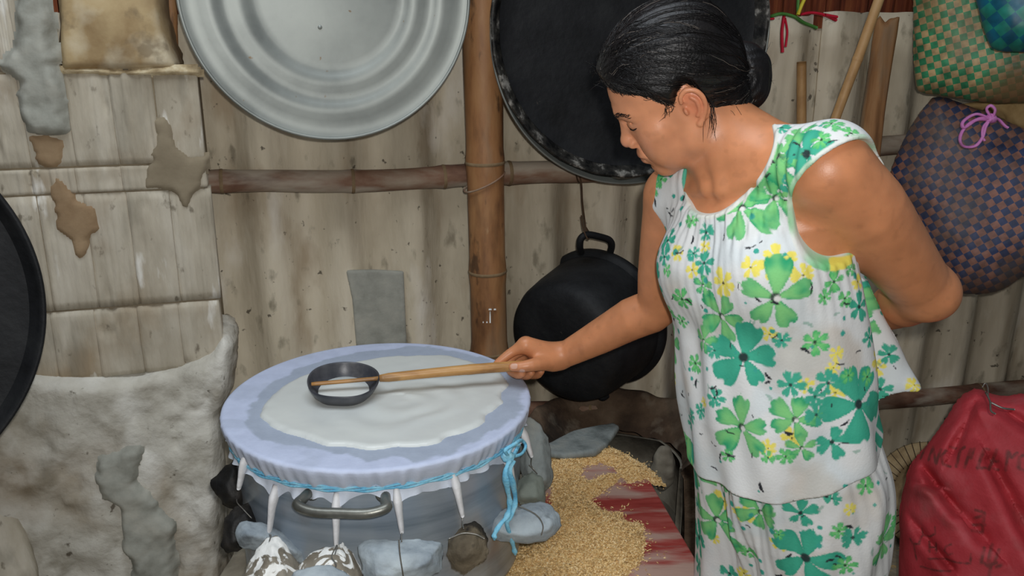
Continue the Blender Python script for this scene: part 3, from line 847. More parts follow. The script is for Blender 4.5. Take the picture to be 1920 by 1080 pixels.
sd_ = np.clip((np.arange(len(V)) // NS - 62) / 6.0, 0, 1)[:, None]
col = dry * (1 - sd_) + side * sd_
col = col * (1 - (wt + stain * .6)[:, None]) + wetc * (wt + stain * .6)[:, None]
cloth = empty('stretched_cloth', PC + UP * (PZ - .08), 'white cotton cloth stretched over the steaming pot mouth', 'cloth')
obj('cloth_top', V, F, M_cloth, cloth, col=col)
tips = []
for (x0, y0, x1, y1), (a, p) in zip(tails_px, tang):
    q = atY(x1, y1, p[1] - .004)
    if (q - PC)[:2] @ (q - PC)[:2] < (Rp + .012) ** 2: q = potp(max(470, min(975, x1)), y1, Rp + .012)
    p0 = out(p + UP * .020, -.010); path = spline([p0, p * .8 + q * .2, p * .45 + q * .55, q], 16)
    path = np.array([out(k, .004) for k in path])
    rr = np.interp(np.linspace(0, 1, 16), [0, .2, .4, .9, 1], [.010, .0145, .0112, .0078, .0055])
    mb = MB(); mb.tube(path, rr, 14, flat=.55)
    mb.build('cloth_tail', M_clothw, cloth)
    tips.append(path[-1])
# batter pool
bp_ = [(484, 790), (490, 765), (510, 742), (545, 718), (590, 698), (650, 680), (720, 670), (790, 667), (850, 668), (900, 680), (935, 698), (955, 716), (944, 738), (950, 752), (936, 768), (915, 778), (905, 796), (870, 812), (838, 818), (820, 832), (780, 838), (742, 836), (700, 846), (660, 838), (620, 838), (580, 826), (540, 818), (520, 806)]
q = np.array([(atZ(x, y, PZ) - PC)[:2] for x, y in smooth_poly(bp_, 2)])
V, F = raised(q, (PC + UP * (PZ - .0012), np.array([1.0, 0, 0]), np.array([0, 1.0, 0]), UP), .0055, .012, .0035, .10, 18, 31, sink=.004)
sw = V - PC; ang = np.arctan2(sw[:, 1] + .0, sw[:, 0] - .05); rr = np.hypot(sw[:, 0] - .05, sw[:, 1] + .03)
V[:, 2] += .0012 * np.sin(rr * 95 + ang * 1.5 + 2 * vnoise(V * [1, 1, 0], 14, 2)) * sst(.21, .06, rr)
tag(obj('rice_batter', V, F, M_batter), 'thin pool of white rice batter spread on the cloth', 'batter')
# blue twine with knot, bow loops and hanging end
tw = empty('blue_twine', PC + UP * (PZ - .16), 'light blue twine tied in a bow around the cloth edge', 'string')
for k in range(3):
    t = np.linspace(0, 2 * math.pi, 241)[:-1]
    rr = PR - .0105 + .0010 * np.cos(t * 26 + k * 2.1); zz = PZ - .041 - .003 * np.sin(t * 2 + 1) + .0016 * np.sin(t * 26 + k * 2.1) + .0026 * (k - 1)
    MB().tube(np.c_[PC[0] + rr * np.cos(t), PC[1] + rr * np.sin(t), zz], .0021, 7, closed=True).build('strand', M_blue, tw)
def tp(px, py, o=.012): return out(potp(min(px, 983), py, Rp + .012), o)
kn = tp(940, 852, .014)
def blob(c, r, nsc, s, seed=0):
    c = np.asarray(c)
    return mesh_sdf(lambda Q: sd_ell(Q, c, r) + s * fbm(Q, nsc, seed, 2), c - max(r) - .01, c + max(r) + .01, min(r) / 6)
V, F = blob(kn, (.011, .010, .011), 130, .002); knot_ = obj('knot', V, F, M_blue, tw)
for lp in [[(940, 852), (930, 838), (945, 825), (962, 822), (966, 832), (955, 845), (942, 853)], [(938, 850), (942, 832), (950, 828), (954, 838), (944, 850)]]:
    MB().tube(spline([tp(x, y, .016 + .004 * (i % 3)) for i, (x, y) in enumerate(lp)], 40), .0035, 7, flat=.8).build('bow_loop', M_blue, knot_)
for off, lp in [(0, [(938, 856), (930, 880), (934, 910), (938, 935), (934, 960), (922, 975), (912, 992), (911, 1004)]), (5, [(940, 858), (933, 878), (939, 905), (943, 930), (938, 955), (928, 972), (935, 1000), (941, 1022), (943, 1034)])]:
    pts = spline([tp(x + off, y, .020) for x, y in lp], 60)
    rr = .0055 * (1 + .35 * vnoise(np.c_[np.linspace(0, 14, 60), np.zeros(60), np.zeros(60)], 1, 4)); rr[-5:] *= [.9, .8, .65, .5, .35]
    MB().tube(pts, rr, 8, flat=.7).build('loose_end', M_blue, knot_)

# ladle: coconut-shell bowl with a stick through it
M_coco = mat('coconut_shell', [(34, 36, 42), (58, 60, 66), (84, 84, 88)], .38, scale=16, bump=.12, bscale=50, spec=.5)
layer(M_coco, (120, 116, 112), 14, .62, .74, strength=.6)
M_ladle = mat('ladle_bamboo', [(128, 84, 44), (180, 132, 76), (202, 158, 100)], .42, scale=16, stretch=(.4, 2, 2), bump=.1, spec=.45)
layer(M_ladle, (84, 62, 46), 7, .56, .7, (1, 2, 2), strength=.8)
LC = atZ(644, 716, PZ + .034)
lt = math.radians(7); LZ = nrm(np.array([.05, -.16, 1.0])); LX = nrm(np.cross([0, 1.0, 0], LZ)); LY = np.cross(LZ, LX)
lr = .0655
lad = empty('ladle', LC - UP * .045, 'coconut shell ladle with long bamboo handle held over the batter', 'ladle')
bw = [(.0005, -.036), (.018, -.0355), (.034, -.032), (.048, -.024), (.058, -.012), (.064, .0), (.0650, .006), (.0632, .007), (.0615, .004), (.056, -.009), (.046, -.020), (.033, -.028), (.017, -.0318), (.0005, -.0325)]
MB().lathe(bw, 64, LC, LX, LY, LZ, wob=lambda r, z, t: (r * (1 + .015 * math.sin(2 * t + 1) + .01 * math.sin(5 * t)), z + .0015 * math.sin(3 * t))).build('shell_bowl', M_coco, lad)
MB().lathe([(.0005, -.017), (.02, -.017), (.046, -.0175), (.0475, -.0195), (.03, -.030), (.0005, -.033)], 48, LC, LX, LY, LZ).build('batter_fill', M_batter, lad)
HG = atY(955, 689, 1.522)      # where the hand holds the stick
s0 = LC + LZ * .001; hx = nrm(HG - s0)
sA = s0 - hx * .058; sE = HG + hx * .085; sM = s0 + hx * .066
mb = MB(); pts = spline([sA, s0, sM], 12); mb.tube(pts, [.0045] + [.0052] * 10 + [.006], 10, flat=.7); mb.build('stick_end', M_ladle, lad)
L_ = np.linspace(0, 1, 40); rr = np.interp(L_, [0, .05, .5, 1], [.0065, .0085, .0098, .0105]) * (1 + .06 * np.exp(-((L_ - .52) / .02) ** 2) + .05 * np.exp(-((L_ - .9) / .02) ** 2))
MB().tube([sM + (sE - sM) * t + LZ * .003 * math.sin(t * 3.1) for t in L_], rr, 14).build('handle', M_ladle, lad)

# ================================================================== STONES hung on the cloth tails
M_st_blue = mat('blue_grey_stone', [(128, 138, 146), (160, 170, 176), (178, 188, 192)], .85, scale=16, bump=.45, bscale=60, bdist=.006)
layer(M_st_blue, (96, 102, 106), 24, .62, .7, strength=.7)
M_st_dark = mat('dark_brown_stone', [(58, 50, 40), (96, 86, 70), (132, 120, 100)], .9, scale=14, bump=.6, bscale=50, bdist=.006)
layer(M_st_dark, (28, 26, 24), 16, .56, .62, strength=.9)
M_st_black = mat('sooty_stone', [(14, 14, 15), (30, 29, 28), (58, 54, 50)], .6, scale=18, bump=.6, bscale=50, bdist=.006)
M_st_splash = mat('splashed_stone', [(92, 84, 72), (130, 122, 108), (150, 144, 132)], .7, scale=12, bump=.6, bscale=40, bdist=.006)
layer(M_st_splash, (236, 236, 232), 15, .49, .53, (1.8, 1.8, .55), distortion=1.8)
M_st_slab = mat('slate_stone', [(104, 110, 108), (136, 142, 140), (150, 152, 146)], .8, scale=10, stretch=(2, 2, .6), bump=.4, bscale=50, bdist=.005)
M_st_green = mat('grey_green_stone', [(104, 112, 104), (140, 146, 136)], .85, scale=14, bump=.5, bscale=50)
def stone(label, pts, Y, T, m, seed, wires=(), tilt=0.0, yaw=0.0, E=None):
    fr, q = outline(pts, Y, tilt, yaw)
    r = random.Random(seed); pl = []
    ext_ = np.abs(q).max()
    for k in range(11):
        nn = nrm([r.gauss(0, .8), r.gauss(0, .8), abs(r.gauss(0, .6)) + .35]); pl.append((nn, ext_ * abs(nn[0]) * .62 + ext_ * abs(nn[1]) * .46 + T * nn[2] * .72))
    def ext(Q, rr, d2):
        for nn, dd in pl: rr = np.maximum(rr, Q @ nn - dd)
        return rr + .0030 * fbm(Q, 45, seed, 3)
    V, F, P = pillow_mesh(fr, q, T, E or T * .7, .0040, ext, 1.15)
    e = empty('stone', [P[:, 0].mean(), P[:, 1].mean(), P[:, 2].min()], label, 'stone', 'stones weighing down the cloth')
    rock = obj('rock', P, F, m, e)
    for wpts in wires:
        MB().tube(spline(wpts, 30), .0011, 6).build('wire', M_wire, rock)
    return fr
def wl(pts, Y): return [atY(x, y, Y) for x, y in pts]
tipw = lambda i: tips[i]
stone('blue grey stone slab hanging at the right of the pot', [(916, 985), (920, 968), (938, 958), (965, 950), (985, 944), (1012, 940), (1030, 946), (1045, 965), (1052, 985), (1042, 1003), (1025, 1014), (990, 1020), (955, 1019), (925, 1010), (915, 1000)], 1.335, .034, M_st_blue, 1,
      [[tips[5], atY(966, 935, 1.36), atY(975, 944, 1.335)], wl([(972, 948), (1005, 965), (1018, 985), (1015, 1004)], 1.295)])
stone('tall grey slate leaning upright against the pot rim', [(968, 782), (990, 782), (1012, 795), (1028, 822), (1034, 860), (1038, 895), (1030, 922), (1022, 940), (1000, 942), (985, 920), (975, 880), (968, 830)], 1.50, .022, M_st_slab, 2,
      [[tips[6], atY(996, 872, 1.47), atY(1003, 882, 1.47)], wl([(992, 872), (1010, 892), (1020, 910), (1020, 935)], 1.468)])
stone('small grey green stone wedged beside the upright slate', [(962, 916), (975, 900), (998, 884), (1015, 895), (1025, 920), (1022, 948), (1000, 952), (975, 948), (960, 935)], 1.425, .028, M_st_green, 3)
stone('rounded dark brown stone with black patches by the blue slab', [(838, 1015), (850, 1000), (868, 985), (890, 976), (902, 984), (912, 1005), (915, 1030), (908, 1050), (890, 1064), (870, 1076), (850, 1066), (836, 1042)], 1.225, .036, M_st_dark, 4,
      [[tips[4], atY(867, 980, 1.235), atY(869, 990, 1.20)], wl([(842, 1010), (868, 1000), (892, 1002), (908, 1010)], 1.175)])
stone('broad blue grey stone slab at the front of the pot', [(670, 1022), (690, 1012), (722, 1010), (752, 1014), (785, 1012), (815, 1014), (838, 1018), (842, 1040), (830, 1066), (810, 1082), (790, 1098), (740, 1108), (692, 1100), (680, 1070), (672, 1045)], 1.165, .036, M_st_blue, 5,
      [[tips[3], atY(753, 1006, 1.16), atY(753, 1016, 1.14)], wl([(748, 1012), (750, 1040), (757, 1085)], 1.118)])
stone('batter splashed grey stone below the pot handle', [(560, 1060), (580, 1036), (612, 1022), (640, 1020), (660, 1034), (676, 1060), (690, 1090), (680, 1130), (570, 1130), (556, 1095)], 1.15, .04, M_st_splash, 6,
      [[tips[2], atY(632, 1024, 1.16), atY(628, 1040, 1.12)], wl([(632, 1022), (622, 1044), (630, 1062), (610, 1090)], 1.105)])
stone('jagged stone streaked with white batter at the front left', [(452, 1080), (468, 1052), (480, 1030), (500, 1010), (518, 1006), (535, 1018), (552, 1040), (570, 1070), (585, 1100), (560, 1140), (460, 1140), (446, 1110)], 1.16, .045, M_st_splash, 7,
      [[tips[1], atY(508, 1004, 1.17), atY(505, 1015, 1.12)]])
stone('long blue grey stone behind the streaked jagged one', [(440, 1000), (445, 982), (462, 974), (490, 980), (515, 990), (545, 1008), (570, 1030), (580, 1048), (566, 1058), (530, 1045), (490, 1035), (455, 1030), (442, 1016)], 1.235, .03, M_st_blue, 8)
stone('upper sooty black stone between chimney and pot', [(396, 902), (410, 890), (425, 870), (440, 858), (452, 862), (462, 890), (470, 920), (465, 945), (440, 958), (420, 952), (405, 930)], 1.365, .030, M_st_black, 9,
      [[tips[0], atY(449, 920, 1.40), atY(444, 930, 1.36), atY(447, 945, 1.37)]])
stone('lower sooty black stone resting near the stove floor', [(415, 1000), (420, 975), (432, 958), (450, 948), (470, 945), (484, 970), (486, 1000), (470, 1020), (445, 1036), (425, 1038), (416, 1022)], 1.285, .034, M_st_black, 10,
      [[tips[0], atY(448, 925, 1.36), atY(444, 940, 1.32), atY(456, 955, 1.29), atY(472, 972, 1.28)]])
stone('small speckled stone in front of the splashed stones', [(540, 1080), (560, 1068), (590, 1062), (620, 1060), (650, 1072), (672, 1092), (660, 1120), (560, 1120)], 1.09, .03, M_st_blue, 12)

# ================================================================== HUSK, RED BOARD, CLAY STOVE, BASKET, BRICK
BZ = .44
M_red = mat('red_paint', [(140, 48, 44), (164, 66, 60), (184, 100, 92)], .7, scale=9, stretch=(.6, 3.5, 1), bump=.15, bscale=50)
layer(M_red, (190, 164, 150), 6, .48, .62, (.7, 3, 1), strength=.85)
bd = np.array([atZ(x, y, BZ)[:2] for x, y in [(1040, 838), (1195, 862), (1212, 890), (1322, 1078), (1330, 1092), (1255, 1200), (950, 1200), (935, 1060), (985, 980)]])
def board(poly, z0, z1, name, m):
    n = len(poly); V = [(x, y, z0) for x, y in poly] + [(x, y, z1) for x, y in poly]
    F = [tuple(range(n))[::-1], tuple(range(n, 2 * n))] + [(i, (i + 1) % n, (i + 1) % n + n, i + n) for i in range(n)]
    b_ = MB().add(V, F)
    return b_.build(name, m, smooth=False, bevel=.003)
if ((bd[1] - bd[0])[0] * (bd[2] - bd[1])[1] - (bd[1] - bd[0])[1] * (bd[2] - bd[1])[0]) < 0: bd = bd[::-1]
tag(board(bd, BZ - .018, BZ, 'red_board', M_red), 'worn red painted board scattered with rice husk', 'board')
hk = [(1015, 842), (1060, 833), (1120, 830), (1165, 848), (1195, 866), (1222, 884), (1240, 905), (1212, 900), (1180, 912), (1170, 896), (1140, 920), (1108, 940), (1128, 956), (1150, 962), (1168, 955), (1172, 975), (1205, 985), (1213, 1020), (1205, 1050), (1182, 1080), (1160, 1110), (1100, 1200), (880, 1200), (905, 1085), (925, 1060), (960, 1040), (990, 1000), (1030, 950), (1030, 900)]
hole = [(1086, 892), (1100, 876), (1125, 870), (1150, 878), (1158, 890), (1130, 892), (1105, 902)]
hq = np.array([atZ(x, y, BZ)[:2] for x, y in hk]); ho = np.array([atZ(x, y, BZ)[:2] for x, y in hole])
M_husk = mat('rice_husk', [(186, 144, 88), (224, 186, 124), (242, 212, 156)], .85, scale=160, detail=4, bump=.8, bscale=220, bdist=.004)
h = .006
xs = np.arange(hq[:, 0].min() - .02, hq[:, 0].max() + .02, h); ys = np.arange(hq[:, 1].min() - .02, hq[:, 1].max() + .02, h)
X, Y = np.meshgrid(xs, ys, indexing='ij'); P2 = np.c_[X.ravel(), Y.ravel()]; P3 = np.c_[P2, P2[:, 0] * 0]
def husk_d(p2):
    p3 = np.c_[p2, p2[:, 0] * 0]
    return np.maximum(poly_sdf(p2, hq), -poly_sdf(p2, ho)) + .004 * fbm(p3, 60, 3, 3)
def husk_z(p2):
    d = husk_d(p2); p3 = np.c_[p2, p2[:, 0] * 0]
    return BZ - .004 + .024 * np.clip(-d / .05, 0, 1) ** .7 + .007 * fbm(p3, 14, 5, 3) * np.clip(-d / .04, 0, 1)
z = husk_z(P2); d = husk_d(P2)
ids = np.arange(len(P2)).reshape(len(xs), len(ys))
F = np.stack([ids[:-1, :-1], ids[1:, :-1], ids[1:, 1:], ids[:-1, 1:]], -1).reshape(-1, 4)
F = F[(d[F] < .004).any(1)]
u, inv = np.unique(F, return_inverse=True)
bedV = np.c_[P2, z + .0015 * RNG.normal(size=len(z))][u]; bedF = inv.reshape(-1, 4)
# single husk flakes, pointed boats lying every way
M_flake = mat('husk_flake', [(204, 160, 98), (236, 200, 138), (250, 228, 184)], .8, scale=300, detail=1, bump=0)
NF = 15000
c2 = np.c_[RNG.uniform(hq[:, 0].min() - .02, hq[:, 0].max() + .04, NF * 3), RNG.uniform(hq[:, 1].min(), hq[:, 1].max(), NF * 3)]
dd = husk_d(c2); keep = (dd < -.001) | ((dd < .012) & (RNG.random(len(dd)) < .16)) | ((dd < .05) & (RNG.random(len(dd)) < .012))
keep &= poly_sdf(c2, bd) < .03
c2 = c2[keep][:NF]; cz = np.maximum(husk_z(c2), BZ) + .001
k = len(c2); yaw = RNG.uniform(0, 2 * math.pi, k); pit = RNG.normal(0, .35, k); ln = RNG.uniform(.0030, .0046, k); wd = ln * RNG.uniform(.30, .42, k)
D = np.c_[np.cos(yaw) * np.cos(pit), np.sin(yaw) * np.cos(pit), np.sin(pit)]; Sd = np.c_[-np.sin(yaw), np.cos(yaw), np.zeros(k)]; Nn = np.cross(D, Sd)
C = np.c_[c2, cz + np.abs(np.sin(pit)) * ln]
roll = RNG.normal(0, .6, k)[:, None]; Sd, Nn = Sd * np.cos(roll) + Nn * np.sin(roll), Nn * np.cos(roll) - Sd * np.sin(roll)
vv = np.stack([C - D * ln[:, None], C + Sd * wd[:, None], C + D * ln[:, None], C - Sd * wd[:, None], C + Nn * (wd * .7)[:, None]], 1).reshape(-1, 3)
base_ = np.arange(k)[:, None] * 5
ff = np.concatenate([base_ + [0, 3, 4], base_ + [3, 2, 4], base_ + [2, 1, 4], base_ + [1, 0, 4]])
hu = empty('rice_husk', [hq[:, 0].mean(), hq[:, 1].mean(), BZ], 'heap of golden rice husk on the red board', 'husk', kind='stuff')
tag(obj('husk_bed', bedV, bedF, M_husk, hu), kind='stuff')
tag(obj('husk_flakes', vv, ff, M_flake, hu, smooth=False), kind='stuff')

# grey plank lying behind the husk
sq_ = [(1000, 850), (1040, 828), (1075, 812), (1150, 796), (1162, 803), (1140, 836), (1118, 850), (1060, 858)]
sc0 = atZ(1080, 830, BZ + .022)
q = np.array([(atZ(x, y, BZ + .022) - sc0)[:2] for x, y in sq_])
V, F, P = pillow_mesh((sc0, np.array([1.0, 0, 0]), np.array([0, 1.0, 0]), UP), q, .009, .006, .005, lambda Q, r, d2: r + .002 * fbm(Q, 20, 3, 2))
tag(obj('slate_plank', P, F, M_st_slab), 'flat grey slate plank behind the rice husk heap', 'plank')
# round clay stove with crusted rim
M_clay = mat('burnt_clay', [(58, 44, 34), (92, 74, 58), (120, 102, 84)], .95, scale=8, bump=.7, bscale=30, bdist=.01)
layer(M_clay, (34, 28, 24), 6, .52, .64, strength=.85)
layer(M_clay, (150, 138, 120), 9, .6, .7, strength=.6)
KC = np.array([.275, 1.925, 0.0])
cs = empty('clay_cooker', KC, 'burnt clay cooker arching open behind the red board and husk', 'stove')
def arc_lathe(prof, a0, a1, seg, wob):
    V = []; F = []; n = len(prof)
    for a in range(seg + 1):
        t = a0 + (a1 - a0) * a / seg
        for r, z in prof:
            r2, z2 = wob(r, z, t); V.append(KC + np.array([r2 * math.cos(t), r2 * math.sin(t), z2]))
    for a in range(seg):
        for k in range(n - 1): F.append((a * n + k, a * n + k + 1, (a + 1) * n + k + 1, (a + 1) * n + k))
    F.append(tuple(range(n))); F.append(tuple(seg * n + k for k in range(n))[::-1])
    return MB().add(V, F)
def wobc(r, z, t): return (r * (1 + .010 * math.sin(3 * t + 1) + .006 * math.sin(11 * t) + .004 * math.sin(29 * t)), max(0, z + (.005 * math.sin(5 * t) + .003 * math.sin(17 * t)) * (z > .1)))
arc_lathe([(.15, .415), (.158, .428), (.175, .446), (.195, .460), (.208, .482), (.222, .496), (.236, .500), (.244, .490), (.245, .44), (.24, .3), (.22, .0), (.18, .0), (.166, .30), (.158, .40)], -.42, math.pi + .30, 90, wobc).build('burnt_rim', M_clay, cs)
M_clay2 = mat('ash_grey_clay', [(104, 98, 86), (136, 130, 116), (156, 150, 136)], .95, scale=8, bump=.5, bscale=40)
layer(M_clay2, (74, 64, 52), 6, .55, .68, strength=.7)
arc_lathe([(.150, .412), (.156, .414), (.164, .30), (.166, .0), (.150, .0), (.148, .25)], -.36, math.pi + .24, 80, lambda r, z, t: (r * (1 + .006 * math.sin(4 * t)) - .004, max(0, z - (.008 * abs(math.sin(3 * t + 1))) * (z > .35)))).build('inner_lining', M_clay2, cs)
V, F = blob(atY(1244, 878, 1.93), (.030, .030, .062), 40, .004, 3); obj('pot_support', V, F, M_clay2, cs)
# shallow basket with lashed rim on the floor by the wall
M_bask = mat('basket_cane', [(124, 102, 72), (160, 138, 102), (178, 158, 122)], .85, scale=20, bump=.4, bscale=80)
M_lash = mat('basket_lashing', [(60, 48, 36), (84, 70, 52)], .9, scale=30)
BC = atY(1745, 928, 2.2)
bn = nrm(np.array([-.35, -.80, .48])); bx_ = nrm(np.cross(UP, bn)); by_ = np.cross(bn, bx_); br = .128
BC[2] = (br + .03) * abs(by_[2]) + .006
bk = empty('cane_basket', BC * [1, 1, 0], 'old cane basket with lashed rim standing behind the red sack', 'basket')
MB().lathe([(.0005, -.06), (.06, -.056), (.09, -.04), (.108, -.012), (.112, .0), (.104, -.004), (.084, -.034), (.055, -.048), (.0005, -.052)], 64, BC, bx_, by_, bn).build('woven_bowl', M_bask, bk)
MB().lathe([(br - .027, .0), (br - .024, .006), (br - .01, .010), (br + .01, .010), (br + .024, .006), (br + .027, .0), (br + .02, -.006), (br - .02, -.006), (br - .027, .0)], 80, BC, bx_, by_, bn).build('rim_band', M_bask, bk)
for i in range(44):
    t = 2 * math.pi * i / 44; rd = bx_ * math.cos(t) + by_ * math.sin(t); tn = -bx_ * math.sin(t) + by_ * math.cos(t); c = BC + rd * br
    MB().tube([c + rd * .0285 * math.cos(a) + bn * .0115 * math.sin(a) + tn * .004 * math.sin(a * .5) for a in np.linspace(0, 2 * math.pi, 11)], .0014, 4, cap=False).build('lashing', M_lash, bk)
M_pink = mat('pink_brick', [(150, 96, 76), (184, 132, 110), (196, 160, 140)], .95, scale=14, bump=.5, bscale=50)
bo = atZ(1668, 975, .03)
o = MB().box([bo[0], bo[1] + .03, .036], [.085, .03, 0], [-.016, .045, 0], [0, 0, .036]).build('loose_brick', M_pink, smooth=False, bevel=.006)
tag(o, 'pale pink clay brick on the floor left of the red sack', 'brick')

# ================================================================== BAGS AND SACK
def attr_vec(o, name, arr):
    a = o.data.attributes.new(name, 'FLOAT_VECTOR', 'POINT'); a.data.foreach_set('vector', np.asarray(arr, np.float32).ravel())
def weave_mat(name, c1, c2, edge, ramp_noise=4.0, dirt=(90, 74, 56), dirt_amt=(.5, .75), rough=.42):
    """two-colour plaited strips: the checker follows the same strip coordinates as the relief"""
    m = bpy.data.materials.new(name); m.use_nodes = True
    nt = m.node_tree; N = nt.nodes; L = nt.links; b = N['Principled BSDF']
    b.inputs['Roughness'].default_value = rough; b.inputs['Specular IOR Level'].default_value = .45
    at = N.new('ShaderNodeAttribute'); at.attribute_name = 'strip'
    ck = N.new('ShaderNodeTexChecker'); ck.inputs['Scale'].default_value = 1.0
    L.new(at.outputs['Vector'], ck.inputs['Vector'])
    nz = N.new('ShaderNodeTexNoise'); nz.inputs['Scale'].default_value = .8; nz.inputs['Detail'].default_value = 2
    L.new(at.outputs['Vector'], nz.inputs['Vector'])
    def var(c):
        r = N.new('ShaderNodeValToRGB'); e = r.color_ramp.elements
        e[0].position = .3; e[1].position = .7
        e[0].color = (*(lin(c) * .6), 1); e[1].color = (*np.minimum(lin(c) * 1.35, .95), 1)
        L.new(nz.outputs['Fac'], r.inputs[0]); return r.outputs[0]
    L.new(var(c1), ck.inputs['Color1']); L.new(var(c2), ck.inputs['Color2'])
    tc = N.new('ShaderNodeTexCoord')
    n2 = N.new('ShaderNodeTexNoise'); n2.inputs['Scale'].default_value = ramp_noise; n2.inputs['Detail'].default_value = 5
    L.new(tc.outputs['Object'], n2.inputs['Vector'])
    mr = N.new('ShaderNodeMapRange'); mr.inputs[1].default_value = dirt_amt[0]; mr.inputs[2].default_value = dirt_amt[1]; mr.inputs[4].default_value = .85
    L.new(n2.outputs['Fac'], mr.inputs[0])
    mx = N.new('ShaderNodeMix'); mx.data_type = 'RGBA'
    L.new(mr.outputs[0], mx.inputs[0]); L.new(ck.outputs['Color'], mx.inputs[6]); mx.inputs[7].default_value = (*lin(dirt), 1)
    L.new(mx.outputs[2], b.inputs['Base Color'])
    return m
def bag(name, label, pts, Y, T, cell, ang, m, cat='bag', tilt=0.0, yaw=0.0, h=.0046, E=None, dm=None, seed=0, group='woven bags hanging on the right'):
    fr, q = outline(smooth_poly(pts, 1), Y, tilt, yaw)
    ca, sa = math.cos(ang), math.sin(ang)
    def strip(Q):
        a = (Q[:, 0] * ca + Q[:, 1] * sa) / cell; b = (-Q[:, 0] * sa + Q[:, 1] * ca) / cell
        return a, b
    def ext(Q, r, d2):
        a, b = strip(Q)
        chk = np.sin(a * math.pi) * np.sin(b * math.pi)
        return r - .0011 * np.abs(chk) ** .5 * np.sign(1) + .006 * vnoise(Q, 7, seed)
    V, F, P = pillow_mesh(fr, q, T, E or T * 1.3, h, ext, 1.8)
    e = empty(name, [P[:, 0].mean(), P[:, 1].mean(), P[:, 2].min()], label, cat, group)
    o = tag(obj('plaited_strips', P, F, m, e), kind='stuff')
    a, b = strip(V); attr_vec(o, 'strip', np.c_[a, b, np.full(len(a), .5)])
    return e, fr, P
M_wblue = weave_mat('blue_brown_weave', (42, 56, 92), (138, 94, 80), (30, 30, 40), dirt=(98, 90, 80), dirt_amt=(.40, .66), rough=.55)
M_wgreen = weave_mat('green_tan_weave', (56, 140, 96), (184, 156, 112), (40, 40, 30), dirt=(128, 100, 68), dirt_amt=(.44, .62), ramp_noise=5, rough=.5)
M_wteal = weave_mat('teal_weave', (22, 96, 120), (36, 130, 116), (20, 30, 40), dirt=(16, 36, 72), dirt_amt=(.5, .62), ramp_noise=9)
eB, frB, PB = bag('woven_bag', 'large dark blue and brown checked plaited bag tied with pink string', [(1742, 184), (1768, 180), (1800, 192), (1860, 215), (1925, 243), (2030, 290), (2080, 400), (2020, 490), (1925, 512), (1880, 546), (1830, 552), (1786, 548), (1745, 500), (1690, 410), (1664, 340), (1684, 286)], 2.2, .085, .0178, math.radians(38), M_wblue, seed=1)
eG, frG, PG = bag('woven_bag', 'green and tan checked plaited bag with a brown bottom', [(1708, -90), (1712, 0), (1716, 90), (1716, 160), (1724, 174), (1770, 180), (1850, 194), (1930, 192), (2030, 180), (2040, -90)], 2.24, .075, .0165, math.radians(17), M_wgreen, seed=2)
eT, frT, PT = bag('woven_bag', 'blue and teal plaited bag hanging in the top right corner', [(1812, -90), (1836, 30), (1852, 80), (1862, 96), (1900, 98), (1960, 97), (2060, 90), (2060, -90)], 2.04, .05, .026, math.radians(42), M_wteal, seed=3)
M_paper = mat('tan_paper', [(150, 118, 74), (190, 158, 108), (206, 178, 130)], .8, scale=12, bump=.5, bscale=24, bdist=.01)
fr, q = outline([(1795, 196), (1850, 186), (1930, 186), (2000, 190), (2010, 250), (1925, 262), (1880, 225)], 2.31)
V, F, P = pillow_mesh(fr, q, .035, .03, .006, lambda Q, r, d2: r + .008 * np.abs(vnoise(Q, 22, 3)) + .003 * fbm(Q, 50, 4, 2))
tag(obj('paper_sack', P, F, M_paper), 'crumpled tan paper sack tucked between the checked bags', 'sack')
# pink tie string on the blue bag
M_pinks = mat('pink_string', [(206, 120, 190), (228, 150, 212)], .6, scale=40, bump=.3, bscale=120)
kp = 2.09
ps = empty('pink_string', atY(1855, 270, kp), 'pink plastic string tied in a loose bow on the blue bag', 'string')
V, F = blob(atY(1858, 222, kp), (.013, .012, .012), 90, .003); knot_ = obj('knot', V, F, M_pinks, ps)
for nm, lp in [('bow_loop', [(1856, 222), (1836, 222), (1812, 236), (1800, 258), (1806, 274), (1828, 274), (1842, 258), (1848, 238), (1856, 224)]), ('bow_loop', [(1858, 220), (1850, 205), (1858, 198), (1866, 206), (1862, 220)]), ('loose_end', [(1856, 222), (1830, 214), (1806, 228), (1808, 240), (1830, 226), (1850, 224)]), ('loose_end', [(1858, 222), (1844, 238), (1842, 256), (1846, 264)]), ('loose_end', [(1860, 222), (1872, 224), (1884, 236), (1890, 240)])]:
    MB().tube(spline([atY(x, y, kp - .006 + .004 * math.sin(i * 1.7)) for i, (x, y) in enumerate(lp)], 40), .0055, 8, flat=.6).build(nm, M_pinks, knot_)

# ribbons tied below the palm slats
M_rr = mat('red_ribbon', [(190, 24, 50), (214, 40, 66)], .5, scale=30); M_gr = mat('green_ribbon', [(60, 120, 50), (96, 150, 76)], .5, scale=30); M_yr = mat('yellow_ribbon', [(200, 180, 30), (226, 206, 70)], .5, scale=30)
rb = empty('ribbon_knot', onwall(1500, 60, .06), 'knot of red, green and yellow plastic ribbons above the peg', 'ribbon')
def ribbon(pts, wpx, m, o=.07):
    path = spline([onwall(x, y, o) for x, y in pts], 16); hw = wpx * 3.4 / FPX
    MB().tube(path, hw, 8, flat=.5).build('ribbon_strip', m, rb)
ribbon([(1470, 30), (1466, 60), (1467, 98)], 3.6, M_rr); ribbon([(1472, 34), (1476, 60), (1473, 88)], 2.6, M_rr, .075)
ribbon([(1442, 32), (1465, 26), (1490, 32), (1505, 42), (1530, 52)], 4.2, M_gr); ribbon([(1498, 28), (1520, 24), (1545, 28), (1567, 38)], 3.6, M_rr, .08); ribbon([(1545, 28), (1568, 32)], 4.0, M_rr, .085)
